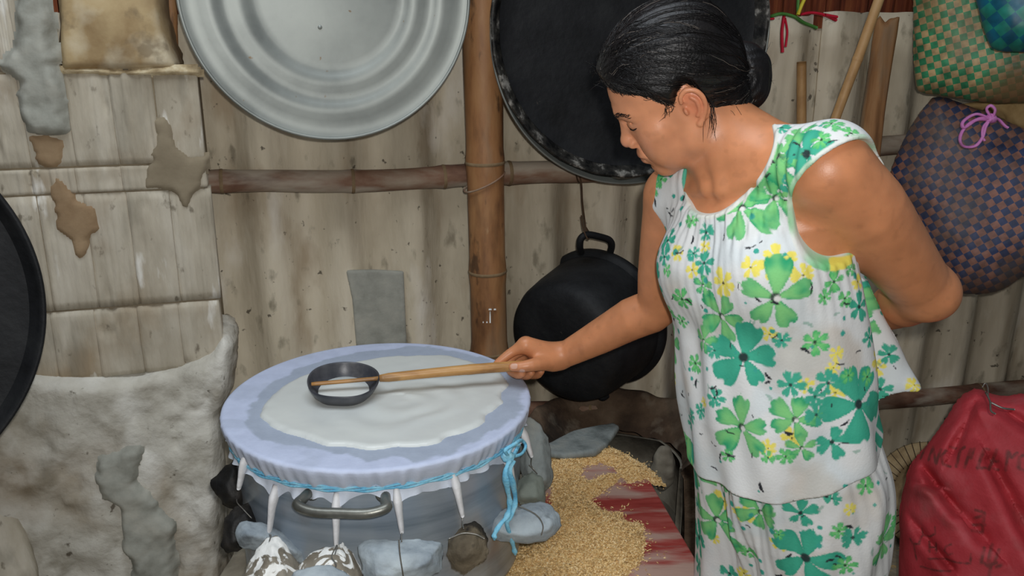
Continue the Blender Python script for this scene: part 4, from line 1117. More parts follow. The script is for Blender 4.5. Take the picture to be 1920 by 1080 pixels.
ribbon([(1496, 28), (1502, 12), (1515, -16)], 4.2, M_yr, .085); ribbon([(1496, 26), (1496, 8), (1498, -16)], 3.4, M_gr, .08); ribbon([(1442, 36), (1450, 35)], 3, M_rr, .075)

# red sack
M_sack = mat('red_sack_weave', [(170, 48, 54), (196, 64, 72), (208, 96, 102)], .6, scale=6, bump=.25, bscale=160, attr=True, spec=.35)
sp = [(1833, 728), (1812, 738), (1795, 752), (1778, 780), (1752, 818), (1722, 855), (1706, 880), (1698, 905), (1690, 940), (1686, 990), (1684, 1060), (1688, 1150), (1710, 1240), (2150, 1240), (2180, 1100), (2160, 900), (2080, 790), (1990, 748), (1920, 738), (1880, 745), (1856, 740)]
fr, q = outline(smooth_poly(sp, 1), 1.78, at=(1920, 980))
sO, sR, sU, sN = fr
crease = [((1715, 860), (1850, 1010), .018), ((1760, 790), (1880, 740), .016), ((1735, 880), (1800, 960), .012), ((1700, 960), (1790, 1060), .012), ((1840, 740), (1790, 850), .014), ((1860, 760), (1960, 830), .014), ((1700, 905), (1760, 915), .009), ((1860, 870), (1950, 1040), .016)]
def to2(px, py):
    d_ = ray(px, py); P = CAMP + d_ * (np.dot(sO - CAMP, sN) / np.dot(d_, sN)); return np.array([np.dot(P - sO, sR), np.dot(P - sO, sU)])
def ext(Q, r, d2):
    x = Q[:, :2]; r0 = r; inn = sst(.008, .06, -d2)
    for a, b, wv in crease:
        a2, b2 = to2(*a), to2(*b); e_ = b2 - a2; t = np.clip(((x - a2) @ e_) / (e_ @ e_), 0, 1)
        dd = np.linalg.norm(x - a2 - t[:, None] * e_, axis=1); sgn = np.sign((x - a2)[:, 0] * e_[1] - (x - a2)[:, 1] * e_[0])
        r = r + .016 * np.exp(-(dd / wv) ** 2) * (Q[:, 2] > 0) - .012 * np.exp(-((dd - wv * 1.8) / (wv * 1.6)) ** 2) * (sgn > 0) * (Q[:, 2] > 0)
    return r0 + (r - r0) * inn + .008 * fbm(Q, 7, 12, 3)
V, F, P = pillow_mesh(fr, q, .16, .2, .0062, ext, 2.0)
V2, F2 = subdiv_quads(V, F); P = V2[:, :1] * sR + V2[:, 1:2] * sU + V2[:, 2:3] * sN + sO
P[:, 2] = np.maximum(P[:, 2], .004)
# faded dark print: strokes in the sack's own surface coordinates
px_ = proj(P)
ink = np.zeros(len(P))
frontm = V2[:, 2] > 0
def stroke(pts, wpx, amt):
    global ink
    pts = np.array([to2(*p) for p in pts]); x = proj_flat
    for a, b in zip(pts[:-1], pts[1:]):
        e_ = b - a; t = np.clip(((x - a) @ e_) / (e_ @ e_ + 1e-12), 0, 1); dd = np.linalg.norm(x - a - t[:, None] * e_, axis=1)
        ink = np.maximum(ink, amt * sst(wpx * 1.35, wpx * .55, dd * FPX / 1.85))
proj_flat = V2[:, :2]
par = 1.0 - .16 / 1.85
def S(x, y):  # front surface sits nearer than the outline plane
    return (x, y)
letters = [
    [(1730, 862), (1739, 838)], [(1747, 866), (1754, 842)], [(1754, 842), (1762, 874)], [(1762, 874), (1770, 848)],
    [(1780, 850), (1772, 862), (1776, 876)], [(1787, 843), (1797, 846)], [(1778, 876), (1788, 880)],
    [(1800, 880), (1806, 850), (1814, 846)], [(1815, 882), (1826, 850)], [(1826, 866), (1832, 850)],
    [(1838, 884), (1850, 850), (1858, 851)], [(1840, 884), (1852, 884)], [(1858, 886), (1872, 852)], [(1862, 870), (1874, 872)],
    [(1866, 884), (1874, 886)], [(1888, 888), (1892, 854)], [(1892, 854), (1898, 866)], [(1898, 866), (1908, 858)],
    [(1925, 858), (1912, 866), (1910, 884), (1922, 890)], [(1935, 890), (1940, 860)], [(1946, 892), (1952, 862)], [(1952, 862), (1962, 892)]]
for l in letters: stroke(l, 3.2, .75)
for l in [[(1736, 990), (1738, 1002), (1752, 1005), (1762, 1000), (1762, 988)], [(1714, 1008), (1720, 1018), (1732, 1018), (1736, 1004)], [(1722, 1018), (1727, 1046)],
          [(1750, 1014), (1752, 1032)], [(1763, 1016), (1763, 1034)], [(1751, 1024), (1763, 1024)], [(1792, 1018), (1782, 1022), (1779, 1030), (1786, 1037), (1794, 1034)],
          [(1750, 1044), (1780, 1044), (1800, 1050), (1826, 1052), (1827, 1035)], [(1735, 1058), (1760, 1064), (1790, 1066)]]: stroke(l, 2.0, .8)
for l in [[(1845, 1050), (1850, 1024)], [(1858, 1050), (1864, 1018)], [(1868, 1050), (1876, 1028)], [(1845, 1046), (1856, 1056), (1872, 1050)], [(1862, 1056), (1858, 1078)], [(1872, 1058), (1880, 1054)],
          [(1835, 958), (1845, 960)], [(1832, 972), (1848, 968)], [(1830, 984), (1850, 984)], [(1828, 994), (1846, 998)], [(1850, 962), (1846, 998)]]: stroke(l, 3.2, .7)
ink = ink * frontm * (.55 + .45 * sst(-.4, .3, fbm(V2, 90, 3, 2)))
dirt = sst(.25, .8, fbm(V2 + 4, 9, 8, 4)) * .45 + .35 * sst(.1, .0, np.abs(V2[:, 1] - to2(1740, 935)[1])) * sst(.14, .02, np.abs(V2[:, 0] - to2(1750, 935)[0])) * sst(-.2, .5, fbm(V2, 24, 5, 3))
base = np.ones((len(P), 3))
base = base * (1 - dirt[:, None]) + dirt[:, None] * np.array([.42, 1.1, .75])
base = base * (1 - ink[:, None]) + ink[:, None] * np.array([.20, .85, .55])
sk = empty('red_sack', [P[:, 0].mean(), P[:, 1].mean(), 0], 'full red woven plastic sack with faded dark lettering', 'sack')
obj('sack_body', P, F2, M_sack, sk, col=base)
mb = MB()
mb.tube(spline([atY(1853, 744, 1.70), atY(1852, 726, 1.70), atY(1847, 719, 1.70), atY(1842, 726, 1.70)], 20), .0015, 6)
mb.tube(spline([atY(1848, 735, 1.685), atY(1856, 752, 1.68), atY(1858, 770, 1.68), atY(1866, 776, 1.68)], 20), .0022, 6)
mb.tube(spline([atY(1858, 755, 1.68), atY(1880, 765, 1.665), atY(1902, 768, 1.665)], 20), .0022, 6)
mb.build('tie_wire', M_wire, sk)

# ================================================================== THE WOMAN
# world frame of the trunk: FW = her front, LW = her left, up
FW = nrm([-.826, -.563, 0]); LW = nrm([.563, -.826, 0])
SL = atY(1560, 322, 1.175); SR = atY(1264, 366, 1.42)
PEL = np.array([.452, 1.285, .80]); MID = (SL + SR) / 2
TU = nrm(MID - PEL); TF = nrm(FW - TU * (FW @ TU)); TL = np.cross(TU, TF)
TLEN = np.linalg.norm(MID - PEL)
EL = atY(1733, 545, 1.285); WL = atY(1636, 596, 1.425)
ER = atY(1232, 575, 1.50); WR = atY(1054, 668, 1.560)
# head frame
_y, _p, _r = math.radians(171), math.radians(31.7), math.radians(-15.3)
HF = np.array([math.cos(_p) * math.cos(_y), math.cos(_p) * math.sin(_y), -math.sin(_p)])
_l0 = np.array([-math.sin(_y), math.cos(_y), 0]); _u0 = np.cross(HF, _l0)
HL = _l0 * math.cos(_r) + _u0 * math.sin(_r); HU = np.cross(HF, HL)
HO = atY(1274, 174, 1.32); HS = .955
HR = np.stack([HL, HF, HU])
def H(x, y, z): return HO + HS * (x * HL + y * HF + z * HU)
def hloc(P): return ((P - HO) @ HR.T) / HS
def lrot(rx=0, ry=0, rz=0):
    """rows of a frame in head space turned by small angles (about left, front, up)"""
    E_ = np.array(Matrix.Rotation(rx, 3, 'X') @ Matrix.Rotation(ry, 3, 'Y') @ Matrix.Rotation(rz, 3, 'Z'))
    return E_.T @ HR
B = Field()
def hell(c, r, k=.01, op='u', R=None):
    B.ell(H(*c), [q * HS for q in r], HR if R is None else R, k, op)
def hcone(a, b, ra, rb, k=.01, op='u'): B.cone(H(*a), H(*b), ra * HS, rb * HS, k, op)

# trunk (mostly under the shirt)
def loft(levels, grow=0.0, fold=None):
    ts = np.array([l[0] for l in levels]); A = np.array([l[1:] for l in levels])
    def fn(P):
        q = P - PEL; t = q @ TU; l = q @ TL; f = q @ TF
        cl, cf, rl, rf = [np.interp(t, ts, A[:, i]) for i in range(4)]
        rl = rl + grow; rf = rf + grow
        if fold is not None:
            an = np.arctan2(f - cf, l - cl); g = fold(an, t); rl = rl + g; rf = rf + g
        k0 = np.hypot((l - cl) / rl, (f - cf) / rf); k1 = np.hypot((l - cl) / rl ** 2, (f - cf) / rf ** 2)
        d = k0 * (k0 - 1) / np.maximum(k1, 1e-5)
        d = np.maximum(d, ts[0] - t); return np.maximum(d, t - ts[-1])
    return fn
body_lv = [(-.06, 0, .0, .125, .092), (.04, 0, .0, .130, .096), (.14, 0, .0, .132, .098), (.24, 0, -.006, .140, .098), (.32, 0, -.006, .142, .096), (.37, 0, -.004, .138, .090), (.41, 0, .0, .118, .078), (.445, 0, -.012, .08, .05)]
B.fn(loft(body_lv), PEL + TU * .2, .36, .03)
NB = MID + TU * .058 + FW * .004 + LW * .004
B.cone(NB - UP * .012, SL - LW * .012 + UP * .002, .046, .047, .03)
B.cone(NB - UP * .022, SR + LW * .012, .046, .043, .03)
# clavicles and notch
NOTCH = MID + FW * .062 - UP * .004 - LW * .004
B.ell(NOTCH + UP * .012 + FW * .012, (.012, .012, .016), None, .012, 's')
B.cone(NOTCH + LW * .016, SL - LW * .02 + FW * .03 + UP * .018, .0085, .009, .022)
B.cone(NOTCH - LW * .016, SR + LW * .02 + FW * .03 + UP * .014, .0085, .009, .022)
# neck
SK = H(0, -.022, -.045)
B.cone(NB - UP * .004, SK, .052, .050, .03)
B.cone(NB - FW * .014 - UP * .004, H(0, -.030, -.050), .040, .040, .03)
for s_ in (1, -1):
    B.cone(H(.050 * s_, -.028, -.045), NOTCH + LW * .013 * s_ + UP * .004, .013, .008, .014)   # neck muscle
    B.cone(NB + UP * .006 - FW * .02, (SL if s_ > 0 else SR) - FW * .02 + UP * .028 - LW * .05 * s_, .034, .022, .03)   # trapezius
B.cone(H(0, .02, -.072), NOTCH - FW * .030 + UP * .006, .024, .018, .025)    # throat
# head
hell((0, -.008, .043), (.074, .094, .086), .02)
hell((0, .043, .036), (.063, .054, .060), .025)
hell((0, .043, -.026), (.058, .052, .062), .03)
for s_ in (1, -1):
    hcone((.048 * s_, .008, -.052), (.014 * s_, .072, -.092), .023, .016, .022)
    hcone((.052 * s_, .004, -.02), (.048 * s_, .008, -.056), .020, .022, .02)
    hell((.045 * s_, .056, -.018), (.024, .024, .020), .02)
    hell((.034 * s_, .062, -.050), (.026, .026, .030), .022)
    hcone((.014 * s_, .091, .027), (.044 * s_, .076, .025), .0105, .009, .014)
hell((0, .076, -.090), (.021, .016, .015), .016)
hell((0, .077, -.058), (.030, .026, .026), .016)
for s_ in (1, -1):
    hell((.031 * s_, .098, .007), (.017, .011, .0095), .010, 's')
    hell((.031 * s_, .0775, .0075), (.0165, .0150, .0125), .004)
hcone((0, .090, .016), (0, .104, -.020), .0085, .0105, .010)
hell((0, .108, -.026), (.0130, .0105, .0100), .008)
for s_ in (1, -1):
    hell((.0135 * s_, .099, -.031), (.0080, .0105, .0080), .005)
    hell((.0068 * s_, .106, -.041), (.0038, .0055, .0045), .003, 's')
    hcone((.021 * s_, .098, -.034), (.031 * s_, .083, -.062), .003, .003, .008, 's')      # fold beside the mouth
hell((0, .0975, -.0555), (.0215, .0085, .0058), .005)
hell((0, .0960, -.0665), (.0190, .0085, .0065), .005)
hell((0, .104, -.0610), (.0240, .0105, .0014), .003, 's')
hell((0, .094, -.0775), (.016, .006, .005), .006, 's')
# upper-lid crease
for s_ in (1, -1):
    hcone((.019 * s_, .0935, .014), (.045 * s_, .0830, .013), .0013, .0013, .003, 's')
# ears
for s_ in (1, -1):
    Re = lrot(-.18, 0, .35 * s_)
    hell((.0735 * s_, -.012, -.002), (.0062, .0185, .031), .006, 'u', Re)
    rim = [(.0775, .004, .012), (.081, .001, .022), (.0835, -.010, .028), (.0855, -.022, .021), (.0855, -.027, .006), (.083, -.024, -.010), (.079, -.014, -.024), (.076, -.006, -.032)]
    B.chain([H(x * s_, y, z) for x, y, z in rim], [.0030 * HS, .0036 * HS, .0040 * HS, .0040 * HS, .0038 * HS, .0034 * HS, .0038 * HS, .0060 * HS], .003)
    anti = [(.0815, -.012, .014), (.0828, -.017, .004), (.0810, -.014, -.010), (.0785, -.008, -.018)]
    B.chain([H(x * s_, y, z) for x, y, z in anti], [.0026 * HS, .0034 * HS, .0034 * HS, .003 * HS], .003)
    hell((.0765 * s_, .004, -.004), (.0055, .0035, .0065), .004)
    hell((.0840 * s_, -.005, -.005), (.0075, .0062, .0085), .004, 's')
# near (left) arm, bent behind her back
def mixp(a, b, t): return a * (1 - t) + b * t
B.chain([SL - LW * .006, mixp(SL, EL, .28) + LW * .004, mixp(SL, EL, .62), EL], [.0570, .0590, .0545, .0455], .035)
B.chain([EL, mixp(EL, WL, .35), WL], [.0455, .0430, .028], .012)
B.ell(EL + nrm(EL - SL) * .022 + nrm(EL - WL) * .018, (.028, .028, .028), None, .03)
# its hand, resting against the small of the back
hd_ = nrm(WL - EL); hs_ = nrm(np.cross(hd_, UP)); PLM = WL + hd_ * .045
B.cone(WL, PLM, .024, .028, .02); B.cone(WL + UP * .008, PLM + UP * .022, .02, .018, .02); B.cone(WL - UP * .008, PLM - UP * .022, .02, .018, .02)
for k in range(4):
    b0 = PLM + UP * (.03 - .02 * k) + hd_ * .02; ln_ = [.036, .040, .037, .028][k]
    B.chain([b0, b0 + hd_ * ln_, b0 + hd_ * (ln_ + .014) + hs_ * .014, b0 + hd_ * (ln_ + .012) + hs_ * .03], [.0095, .009, .0085, .0075], .004)
B.chain([WL + UP * .02 + hd_ * .015, WL + UP * .045 + hd_ * .04, WL + UP * .056 + hd_ * .062], [.013, .0105, .0085], .008)
# far (right) arm reaching to the ladle
B.chain([SR, mixp(SR, ER, .35), mixp(SR, ER, .7), ER, mixp(ER, WR, .25) + UP * .002, mixp(ER, WR, .6), WR], [.0500, .0470, .0430, .0400, .0395, .0330, .0245], .03)
# right hand closed on the stick
I0 = atY(986, 647, 1.540); M0 = atY(988, 652, 1.562); R0 = atY(993, 660, 1.582); P0 = atY(1002, 669, 1.598)
for q0, r_ in ((I0, .0135), (M0, .0140), (R0, .0135), (P0, .012)):
    B.cone(mixp(WR, q0, .12), q0, .0195, r_, .014)
B.ell(mixp(WR, mixp(I0, P0, .45), .55) - UP * .004, (.030, .026, .019), None, .014)
fk = .0045
B.chain([I0, atY(962, 659, 1.540), atY(944, 672, 1.534), atY(932, 681, 1.530)], [.0112, .0098, .0086, .0068], fk)
B.chain([M0, atY(960, 668, 1.562), atY(956, 692, 1.553), atY(971, 702, 1.522), atY(979, 700, 1.512)], [.0118, .0104, .0094, .0088, .0076], fk)
B.chain([R0, atY(970, 678, 1.584), atY(970, 699, 1.573), atY(988, 704, 1.540), atY(996, 699, 1.528)], [.0112, .0100, .0092, .0086, .0074], fk)
B.chain([P0, atY(986, 684, 1.598), atY(990, 701, 1.588), atY(1007, 703, 1.558), atY(1014, 697, 1.546)], [.0100, .0090, .0084, .0078, .0068], fk)
B.chain([atY(1036, 678, 1.545), atY(1006, 683, 1.512), atY(982, 687, 1.503), atY(962, 688, 1.505)], [.0165, .0130, .0106, .0084], .008)
B.cone(atY(1036, 674, 1.548), I0, .016, .011, .02)
# legs and feet (inside the trousers)
LEGS = []
for s_ in (1, -1):
    hip = PEL + LW * .072 * s_ - UP * .05 + np.array([.012, 0, 0]); ank = np.array([PEL[0] + LW[0] * .085 * s_ + .035, PEL[1] + LW[1] * .085 * s_, .075])
    B.chain([hip, mixp(hip, ank, .5) + FW * .015, mixp(hip, ank, .68) - FW * .012, ank], [.068, .054, .050, .034], .03)
    B.chain([ank - FW * .02 - UP * .035, ank + FW * .07 - UP * .042, ank + FW * .13 - UP * .052], [.034, .030, .021], .02)
    LEGS.append((hip, ank))

def axis(rs):
    """non-uniform grid axis from (start, stop, step) runs"""
    out_ = []
    for a, b, h in rs: out_.append(np.arange(a, b - h * .3, h))
    return np.concatenate(out_)
xs = axis([(-.055, .13, .0026), (.13, .36, .0023), (.36, .76, .0042)])
ys = axis([(1.02, 1.20, .0042), (1.20, 1.42, .0024), (1.42, 1.48, .0040), (1.48, 1.62, .0026), (1.62, 1.66, .004)])
zs = axis([(-.02, .74, .0085), (.74, .90, .0028), (.90, 1.17, .0048), (1.17, 1.49, .0023)])
bV, bF = B.mesh(xs, ys, zs)
# skin colours: base, blush, lips, brows, lid line, nails
hl_ = hloc(bV)
SKN = lin((206, 138, 96)); c = np.ones((len(bV), 3)) * SKN
hd_m = (np.abs(hl_) < [.1, .14, .13]).all(1)
def spot(cx, r, colr, amt, sym=True, soft=.6):
    global c
    q = hl_.copy()
    if sym: q[:, 0] = np.abs(q[:, 0])
    d = np.linalg.norm((q - cx) / r, axis=1)
    wv = (amt * sst(1, soft, d) * hd_m)[:, None]
    c = c * (1 - wv) + wv * lin(colr)
spot((.02, .04, .0), (.13, .13, .13), (222, 154, 116), .8, soft=.6)
spot((.04, .07, -.025), (.035, .035, .03), (226, 146, 110), .6, soft=.1)
spot((0, .11, -.03), (.02, .02, .02), (228, 152, 128), .7, soft=.2)
spot((.08, -.012, .002), (.02, .03, .04), (222, 132, 100), .5, soft=.3)
spot((0, .10, -.0555), (.023, .014, .0065), (158, 88, 74), .85, soft=.5)
spot((0, .098, -.0668), (.021, .014, .0075), (166, 96, 82), .85, soft=.5)
spot((0, .10, -.061), (.026, .014, .0018), (86, 44, 36), .9, soft=.4)
spot((.031, .088, -.002), (.018, .02, .006), (150, 96, 68), .5, soft=.2)
spot((.031, .094, .009), (.018, .02, .009), (172, 112, 78), .5, soft=.2)
spot((.030, .092, .029), (.022, .02, .0055), (104, 66, 50), .55, soft=.2)
nz_ = fbm(bV, 42, 6, 3)
c = c * (1 + .10 * nz_[:, None]) * (1 - .10 * sst(.45, .8, fbm(bV, 90, 9, 2)))[:, None]
M_skin = mat('skin', [(246, 246, 246), (255, 255, 255)], .40, scale=40, bump=.10, bscale=420, spec=.42, attr=True, bdist=.002)
M_skin.node_tree.nodes['Principled BSDF'].inputs['Subsurface Weight'].default_value = .12
M_skin.node_tree.nodes['Principled BSDF'].inputs['Subsurface Radius'].default_value = (.008, .003, .0015)
woman = empty('person', [PEL[0], PEL[1], 0], 'woman in a green and white floral outfit bending over the pot with a ladle', 'person')
body = obj('body', bV, bF, M_skin, woman, col=np.clip(c, 0, 1))
# lash line, eyebrow, nails
M_lash2 = mat('lash', [(24, 18, 16), (34, 26, 22)], .7)
def on_skin(P, lift=.0):
    P = np.asarray(P, float); cc_ = P.mean(0); ops = B.subset(cc_, np.linalg.norm(P - cc_, axis=1).max() + .006)
    for _ in range(4):
        d = B.ev(P, ops); g = np.stack([B.ev(P + np.eye(3)[a] * .0008, ops) - d for a in range(3)], 1) / .0008
        P = P - (d - lift)[:, None] * g / np.maximum((g * g).sum(1), .05)[:, None]
    return P
for s_ in (1, -1):
    p = on_skin(spline([H(.018 * s_, .093, .001), H(.026 * s_, .095, -.0025), H(.036 * s_, .093, -.0025), H(.046 * s_, .086, .001), H(.050 * s_, .082, .003)], 24), .0004)
    MB().tube(p, np.interp(np.linspace(0, 1, 24), [0, .2, .8, 1], [.0004, .0011, .0011, .0003]), 6).build('eyelashes', M_lash2, body)
    mb = MB()
    for k in range(70):
        t = k / 69; a0 = H((.013 + .036 * t) * s_, .102 - .022 * t, .026 + .007 * math.sin(t * 2.6) - .004 * t + rnd.uniform(-.0022, .0022))
        a1 = a0 + HS * (HL * .007 * s_ - HF * .002 + HU * rnd.uniform(-.001, .003))
        pp = on_skin(np.array([a0, mixp(a0, a1, .5), a1]), .0006); mb.tube(pp, [.0003, .0004, .0001], 4)
    mb.build('eyebrow', M_lash2, body)
M_nail = mat('nail', [(206, 158, 134), (216, 172, 150)], .3, spec=.5, bump=0)
def nail(px, py, Y, dirp, wn, ln):
    c0 = on_skin(atY(px, py, Y)[None], .0)[0]; g = np.array([B.ev((c0 + np.eye(3)[a] * .001)[None])[0] for a in range(3)]); nn = nrm(g)
    dd = nrm(atY(*dirp) - c0); dd = nrm(dd - nn * (dd @ nn)); ss = np.cross(nn, dd)
    V_ = []; F_ = []
    for i in range(7):
        for j in range(7):
            a = (i / 6 - .5) * 2; b_ = (j / 6 - .5) * 2; sq = math.sqrt(max(0, 1 - (abs(b_) ** 4)))
            V_.append(c0 + dd * ln * b_ + ss * wn * a * (.35 + .65 * sq))
    V_ = on_skin(np.array(V_), .0006)
    F_ = np.array([(i * 7 + j, i * 7 + j + 1, i * 7 + j + 8, i * 7 + j + 7) for i in range(6) for j in range(6)])
    obj('fingernail', V_, F_, M_nail, body)
nail(961, 685, 1.49, (940, 686, 1.50), .0058, .0070)
nail(979, 699, 1.49, (990, 700, 1.49), .0046, .0052)

# ------------------------------------------------------------------ hair
M_hair = mat('black_hair', [(10, 9, 10), (18, 16, 17), (27, 24, 24)], .42, scale=30, bump=.3, bscale=260, spec=.38)
BUN = atY(1392, 140, 1.330); BUN2 = atY(1386, 168, 1.330)
hy = [-.30, -.060, -.040, -.034, -.026, -.016, -.009, .001, .010, .018, .026, .036, .052, .078, .095, .14]
hz = [-.120, -.100, -.082, -.040, .024, .034, .035, .028, .017, .012, .024, .038, .053, .067, .084, .09]
HEADF = Field()
HEADF.ell(H(0, -.008, .043), [q * HS for q in (.074, .094, .086)], HR, .02)
HEADF.ell(H(0, .043, .036), [q * HS for q in (.063, .054, .060)], HR, .025)
HEADF.ell(H(0, .043, -.026), [q * HS for q in (.058, .052, .062)], HR, .03)
hax = nrm(BUN - H(0, .05, .06)); ha1 = nrm(np.cross(hax, HU)); ha2 = np.cross(hax, ha1)
def hair_fn(P):
    q = hloc(P)
    d = HEADF.ev(P)
    lim = np.interp(q[:, 1], hy, hz)
    gap = q[:, 2] - lim
    th_ = .0125 * sst(-.004, .024, gap) + .004 * sst(0, .05, q[:, 2] - .06) + .0014 * sst(-.003, .006, gap) - .006 * sst(.006, -.010, gap)
    d = d - th_
    d = np.where(gap < -.012, np.maximum(d, .004), d)
    # gathered mass towards the bun
    a = H(0, -.062, .012)
    d2 = sd_cone(P, a, mixp(a, BUN, .75), .058 * HS, .026)
    d3 = sd_cone(P, H(0, -.056, -.040), mixp(H(0, -.056, -.040), BUN2, .85), .050 * HS, .036)
    d = smin(smin(d, d2, .02), d3, .02)
    rel = P - H(0, 0, .03); an = np.arctan2(rel @ ha1, rel @ ha2)
    d = d + .0011 * vnoise(np.c_[an * 16, rel @ hax * 6, an * 0], 1, 4) + .0007 * vnoise(np.c_[an * 42, rel @ hax * 9, an * 0], 1, 8)
    return d
def bun_fn(P):
    q = P - BUN; d = sd_ell(P, BUN, (.043, .038, .049))
    an = np.arctan2(q[:, 2], q[:, 0]); rr = np.hypot(q[:, 2], q[:, 0])
    d = smin(d, sd_ell(P, BUN2, (.038, .034, .032)), .02)
    hole = sd_ell(P, BUN + np.array([-.010, -.036, .012]), (.010, .012, .008))
    d = smax(d, -hole, .008)
    return d + .0007 * np.sin(rr * 520 + an * 2 + 4 * vnoise(P, 40, 3)) + .003 * vnoise(P, 45, 2)
lo = np.array([H(0, 0, .05) - .15, ]).reshape(3); hi = lo + .30
hi = np.maximum(hi, BUN + .03); lo = np.array([HO[0] - .16, HO[1] - .13, HO[2] - .11]); hi = np.array([BUN[0] + .02, HO[1] + .13, HO[2] + .16])
V, F = mesh_sdf(hair_fn, lo, hi, .0026)
hair = tag(obj('hair', V, F, M_hair, woman), 'black hair combed back with a few grey strands')
V, F = mesh_sdf(bun_fn, BUN - .075, BUN + .055, .0024)
bun = tag(obj('hair_bun', V, F, M_hair, hair), 'loose black bun')
# single strands lying over the cap, swept to the bun, and stray wisps
def grad_n(fn, P):
    d = fn(P); g = np.stack([fn(P + np.eye(3)[a] * .001) - d for a in range(3)], 1) / .001
    return d, g / np.maximum(np.linalg.norm(g, axis=1), 1e-6)[:, None]
ns = 3000
st = np.c_[RNG.uniform(-.075, .078, ns), RNG.uniform(-.06, .095, ns), RNG.uniform(.0, .13, ns)]
lim = np.interp(st[:, 1], hy, hz); near = RNG.random(ns) < .62
st[:, 2] = np.where(near, lim + RNG.uniform(-.004, .016, ns), np.maximum(st[:, 2], lim + .004))
P = HO + HS * (st @ HR); cur = P.copy()
for _ in range(4):
    d, g = grad_n(hair_fn, cur); cur = cur - np.clip(d - .0004, -.02, .02)[:, None] * g
paths = [cur.copy()]
jit = RNG.normal(0, .10, (ns, 1)); rise = RNG.gamma(1.2, .0006, ns)
for k in range(13):
    d, g = grad_n(hair_fn, cur)
    to = BUN - cur; dist = np.linalg.norm(to, axis=1, keepdims=True)
    dr_ = to / dist - g * ((to / dist) * g).sum(1, keepdims=True); dr_ /= np.maximum(np.linalg.norm(dr_, axis=1, keepdims=True), 1e-6)
    dr_ = dr_ + jit * np.cross(g, dr_)
    cur = cur + dr_ * np.minimum(.012, dist * .22)
    d, g = grad_n(hair_fn, cur); cur = cur - np.clip(d - .0005 - rise * (1 - k / 14), -.01, .01)[:, None] * g
    paths.append(cur.copy())
paths = np.stack(paths, 1)
def strand_mesh(paths, r):
    n_, m_, _ = paths.shape
    T = np.gradient(paths, axis=1); T /= np.linalg.norm(T, axis=2, keepdims=True) + 1e-9
    A_ = np.cross(T, [0.31, .52, .79]); A_ /= np.linalg.norm(A_, axis=2, keepdims=True) + 1e-9; B_ = np.cross(T, A_)
    tp_ = (np.interp(np.linspace(0, 1, m_), [0, .15, .8, 1], [.35, 1, 1, .3]) * r)[None, :, None]
    V = np.stack([paths + tp_ * (A_ * math.cos(t) + B_ * math.sin(t)) for t in (0, 2.094, 4.189)], 2).reshape(-1, 3)
    i0 = (np.arange(n_)[:, None] * m_ + np.arange(m_ - 1)[None]).reshape(-1) * 3
    F = np.concatenate([np.c_[i0 + a, i0 + (a + 1) % 3, i0 + 3 + (a + 1) % 3, i0 + 3 + a] for a in range(3)])
    return V, F
gy = RNG.random(ns) < .06
V, F = strand_mesh(paths[~gy], .00048); tag(obj('hair_strands', V, F, M_hair, hair), kind='stuff')
M_grey = mat('grey_hair', [(120, 108, 98), (150, 140, 130)], .45, spec=.5, bump=0)
V, F = strand_mesh(paths[gy], .00022); tag(obj('grey_strands', V, F, M_grey, hair), kind='stuff')
wis = []
for k in range(70):
    typ = k % 5
    if typ == 0:   # behind the ear
        a = H(.066 + rnd.uniform(-.004, .004), -.036 + rnd.uniform(-.006, .006), -.01); b_ = a - UP * rnd.uniform(.03, .06) + np.array([rnd.uniform(-.006, .012), -.004, 0])
    elif typ == 1:  # nape
        a = H(.045 + rnd.uniform(-.02, .012), -.055 + rnd.uniform(-.01, .01), -.045); b_ = a + np.array([rnd.uniform(.0, .035), -.004, rnd.uniform(-.045, -.01)])
    elif typ == 2:  # temple, before the ear
        a = H(.071, .022 + rnd.uniform(-.010, .008), .020 + rnd.uniform(-.004, .006)); b_ = a + np.array([rnd.uniform(-.008, .004), -.002, rnd.uniform(-.022, -.008)])
    elif typ == 3:  # bun ends
        a = BUN + np.array([.02, rnd.uniform(-.02, .02), rnd.uniform(-.03, .03)]); b_ = a + np.array([rnd.uniform(.01, .028), rnd.uniform(-.01, .01), rnd.uniform(-.03, .03)])
    else:          # forehead
        a = H(rnd.uniform(-.02, .05), .092, .09 + rnd.uniform(-.01, .02)); b_ = a + np.array([-rnd.uniform(.004, .018), rnd.uniform(-.01, .01), rnd.uniform(-.012, .012)])
    m_ = mixp(a, b_, .5) + np.array([rnd.uniform(-.006, .006), -.004, rnd.uniform(-.003, .006)])
    wis.append(spline([a, m_, b_], 10))
V, F = strand_mesh(np.array(wis), .00030); tag(obj('stray_wisps', V, F, M_hair, hair), kind='stuff')
M_clip = mat('hair_band', [(60, 64, 74), (90, 94, 104)], .3, .4)
MB().tube(spline([atY(1366, 98, 1.305), atY(1378, 96, 1.30), atY(1396, 101, 1.303)], 12), .0022, 8).build('hair_pin', M_clip, hair)

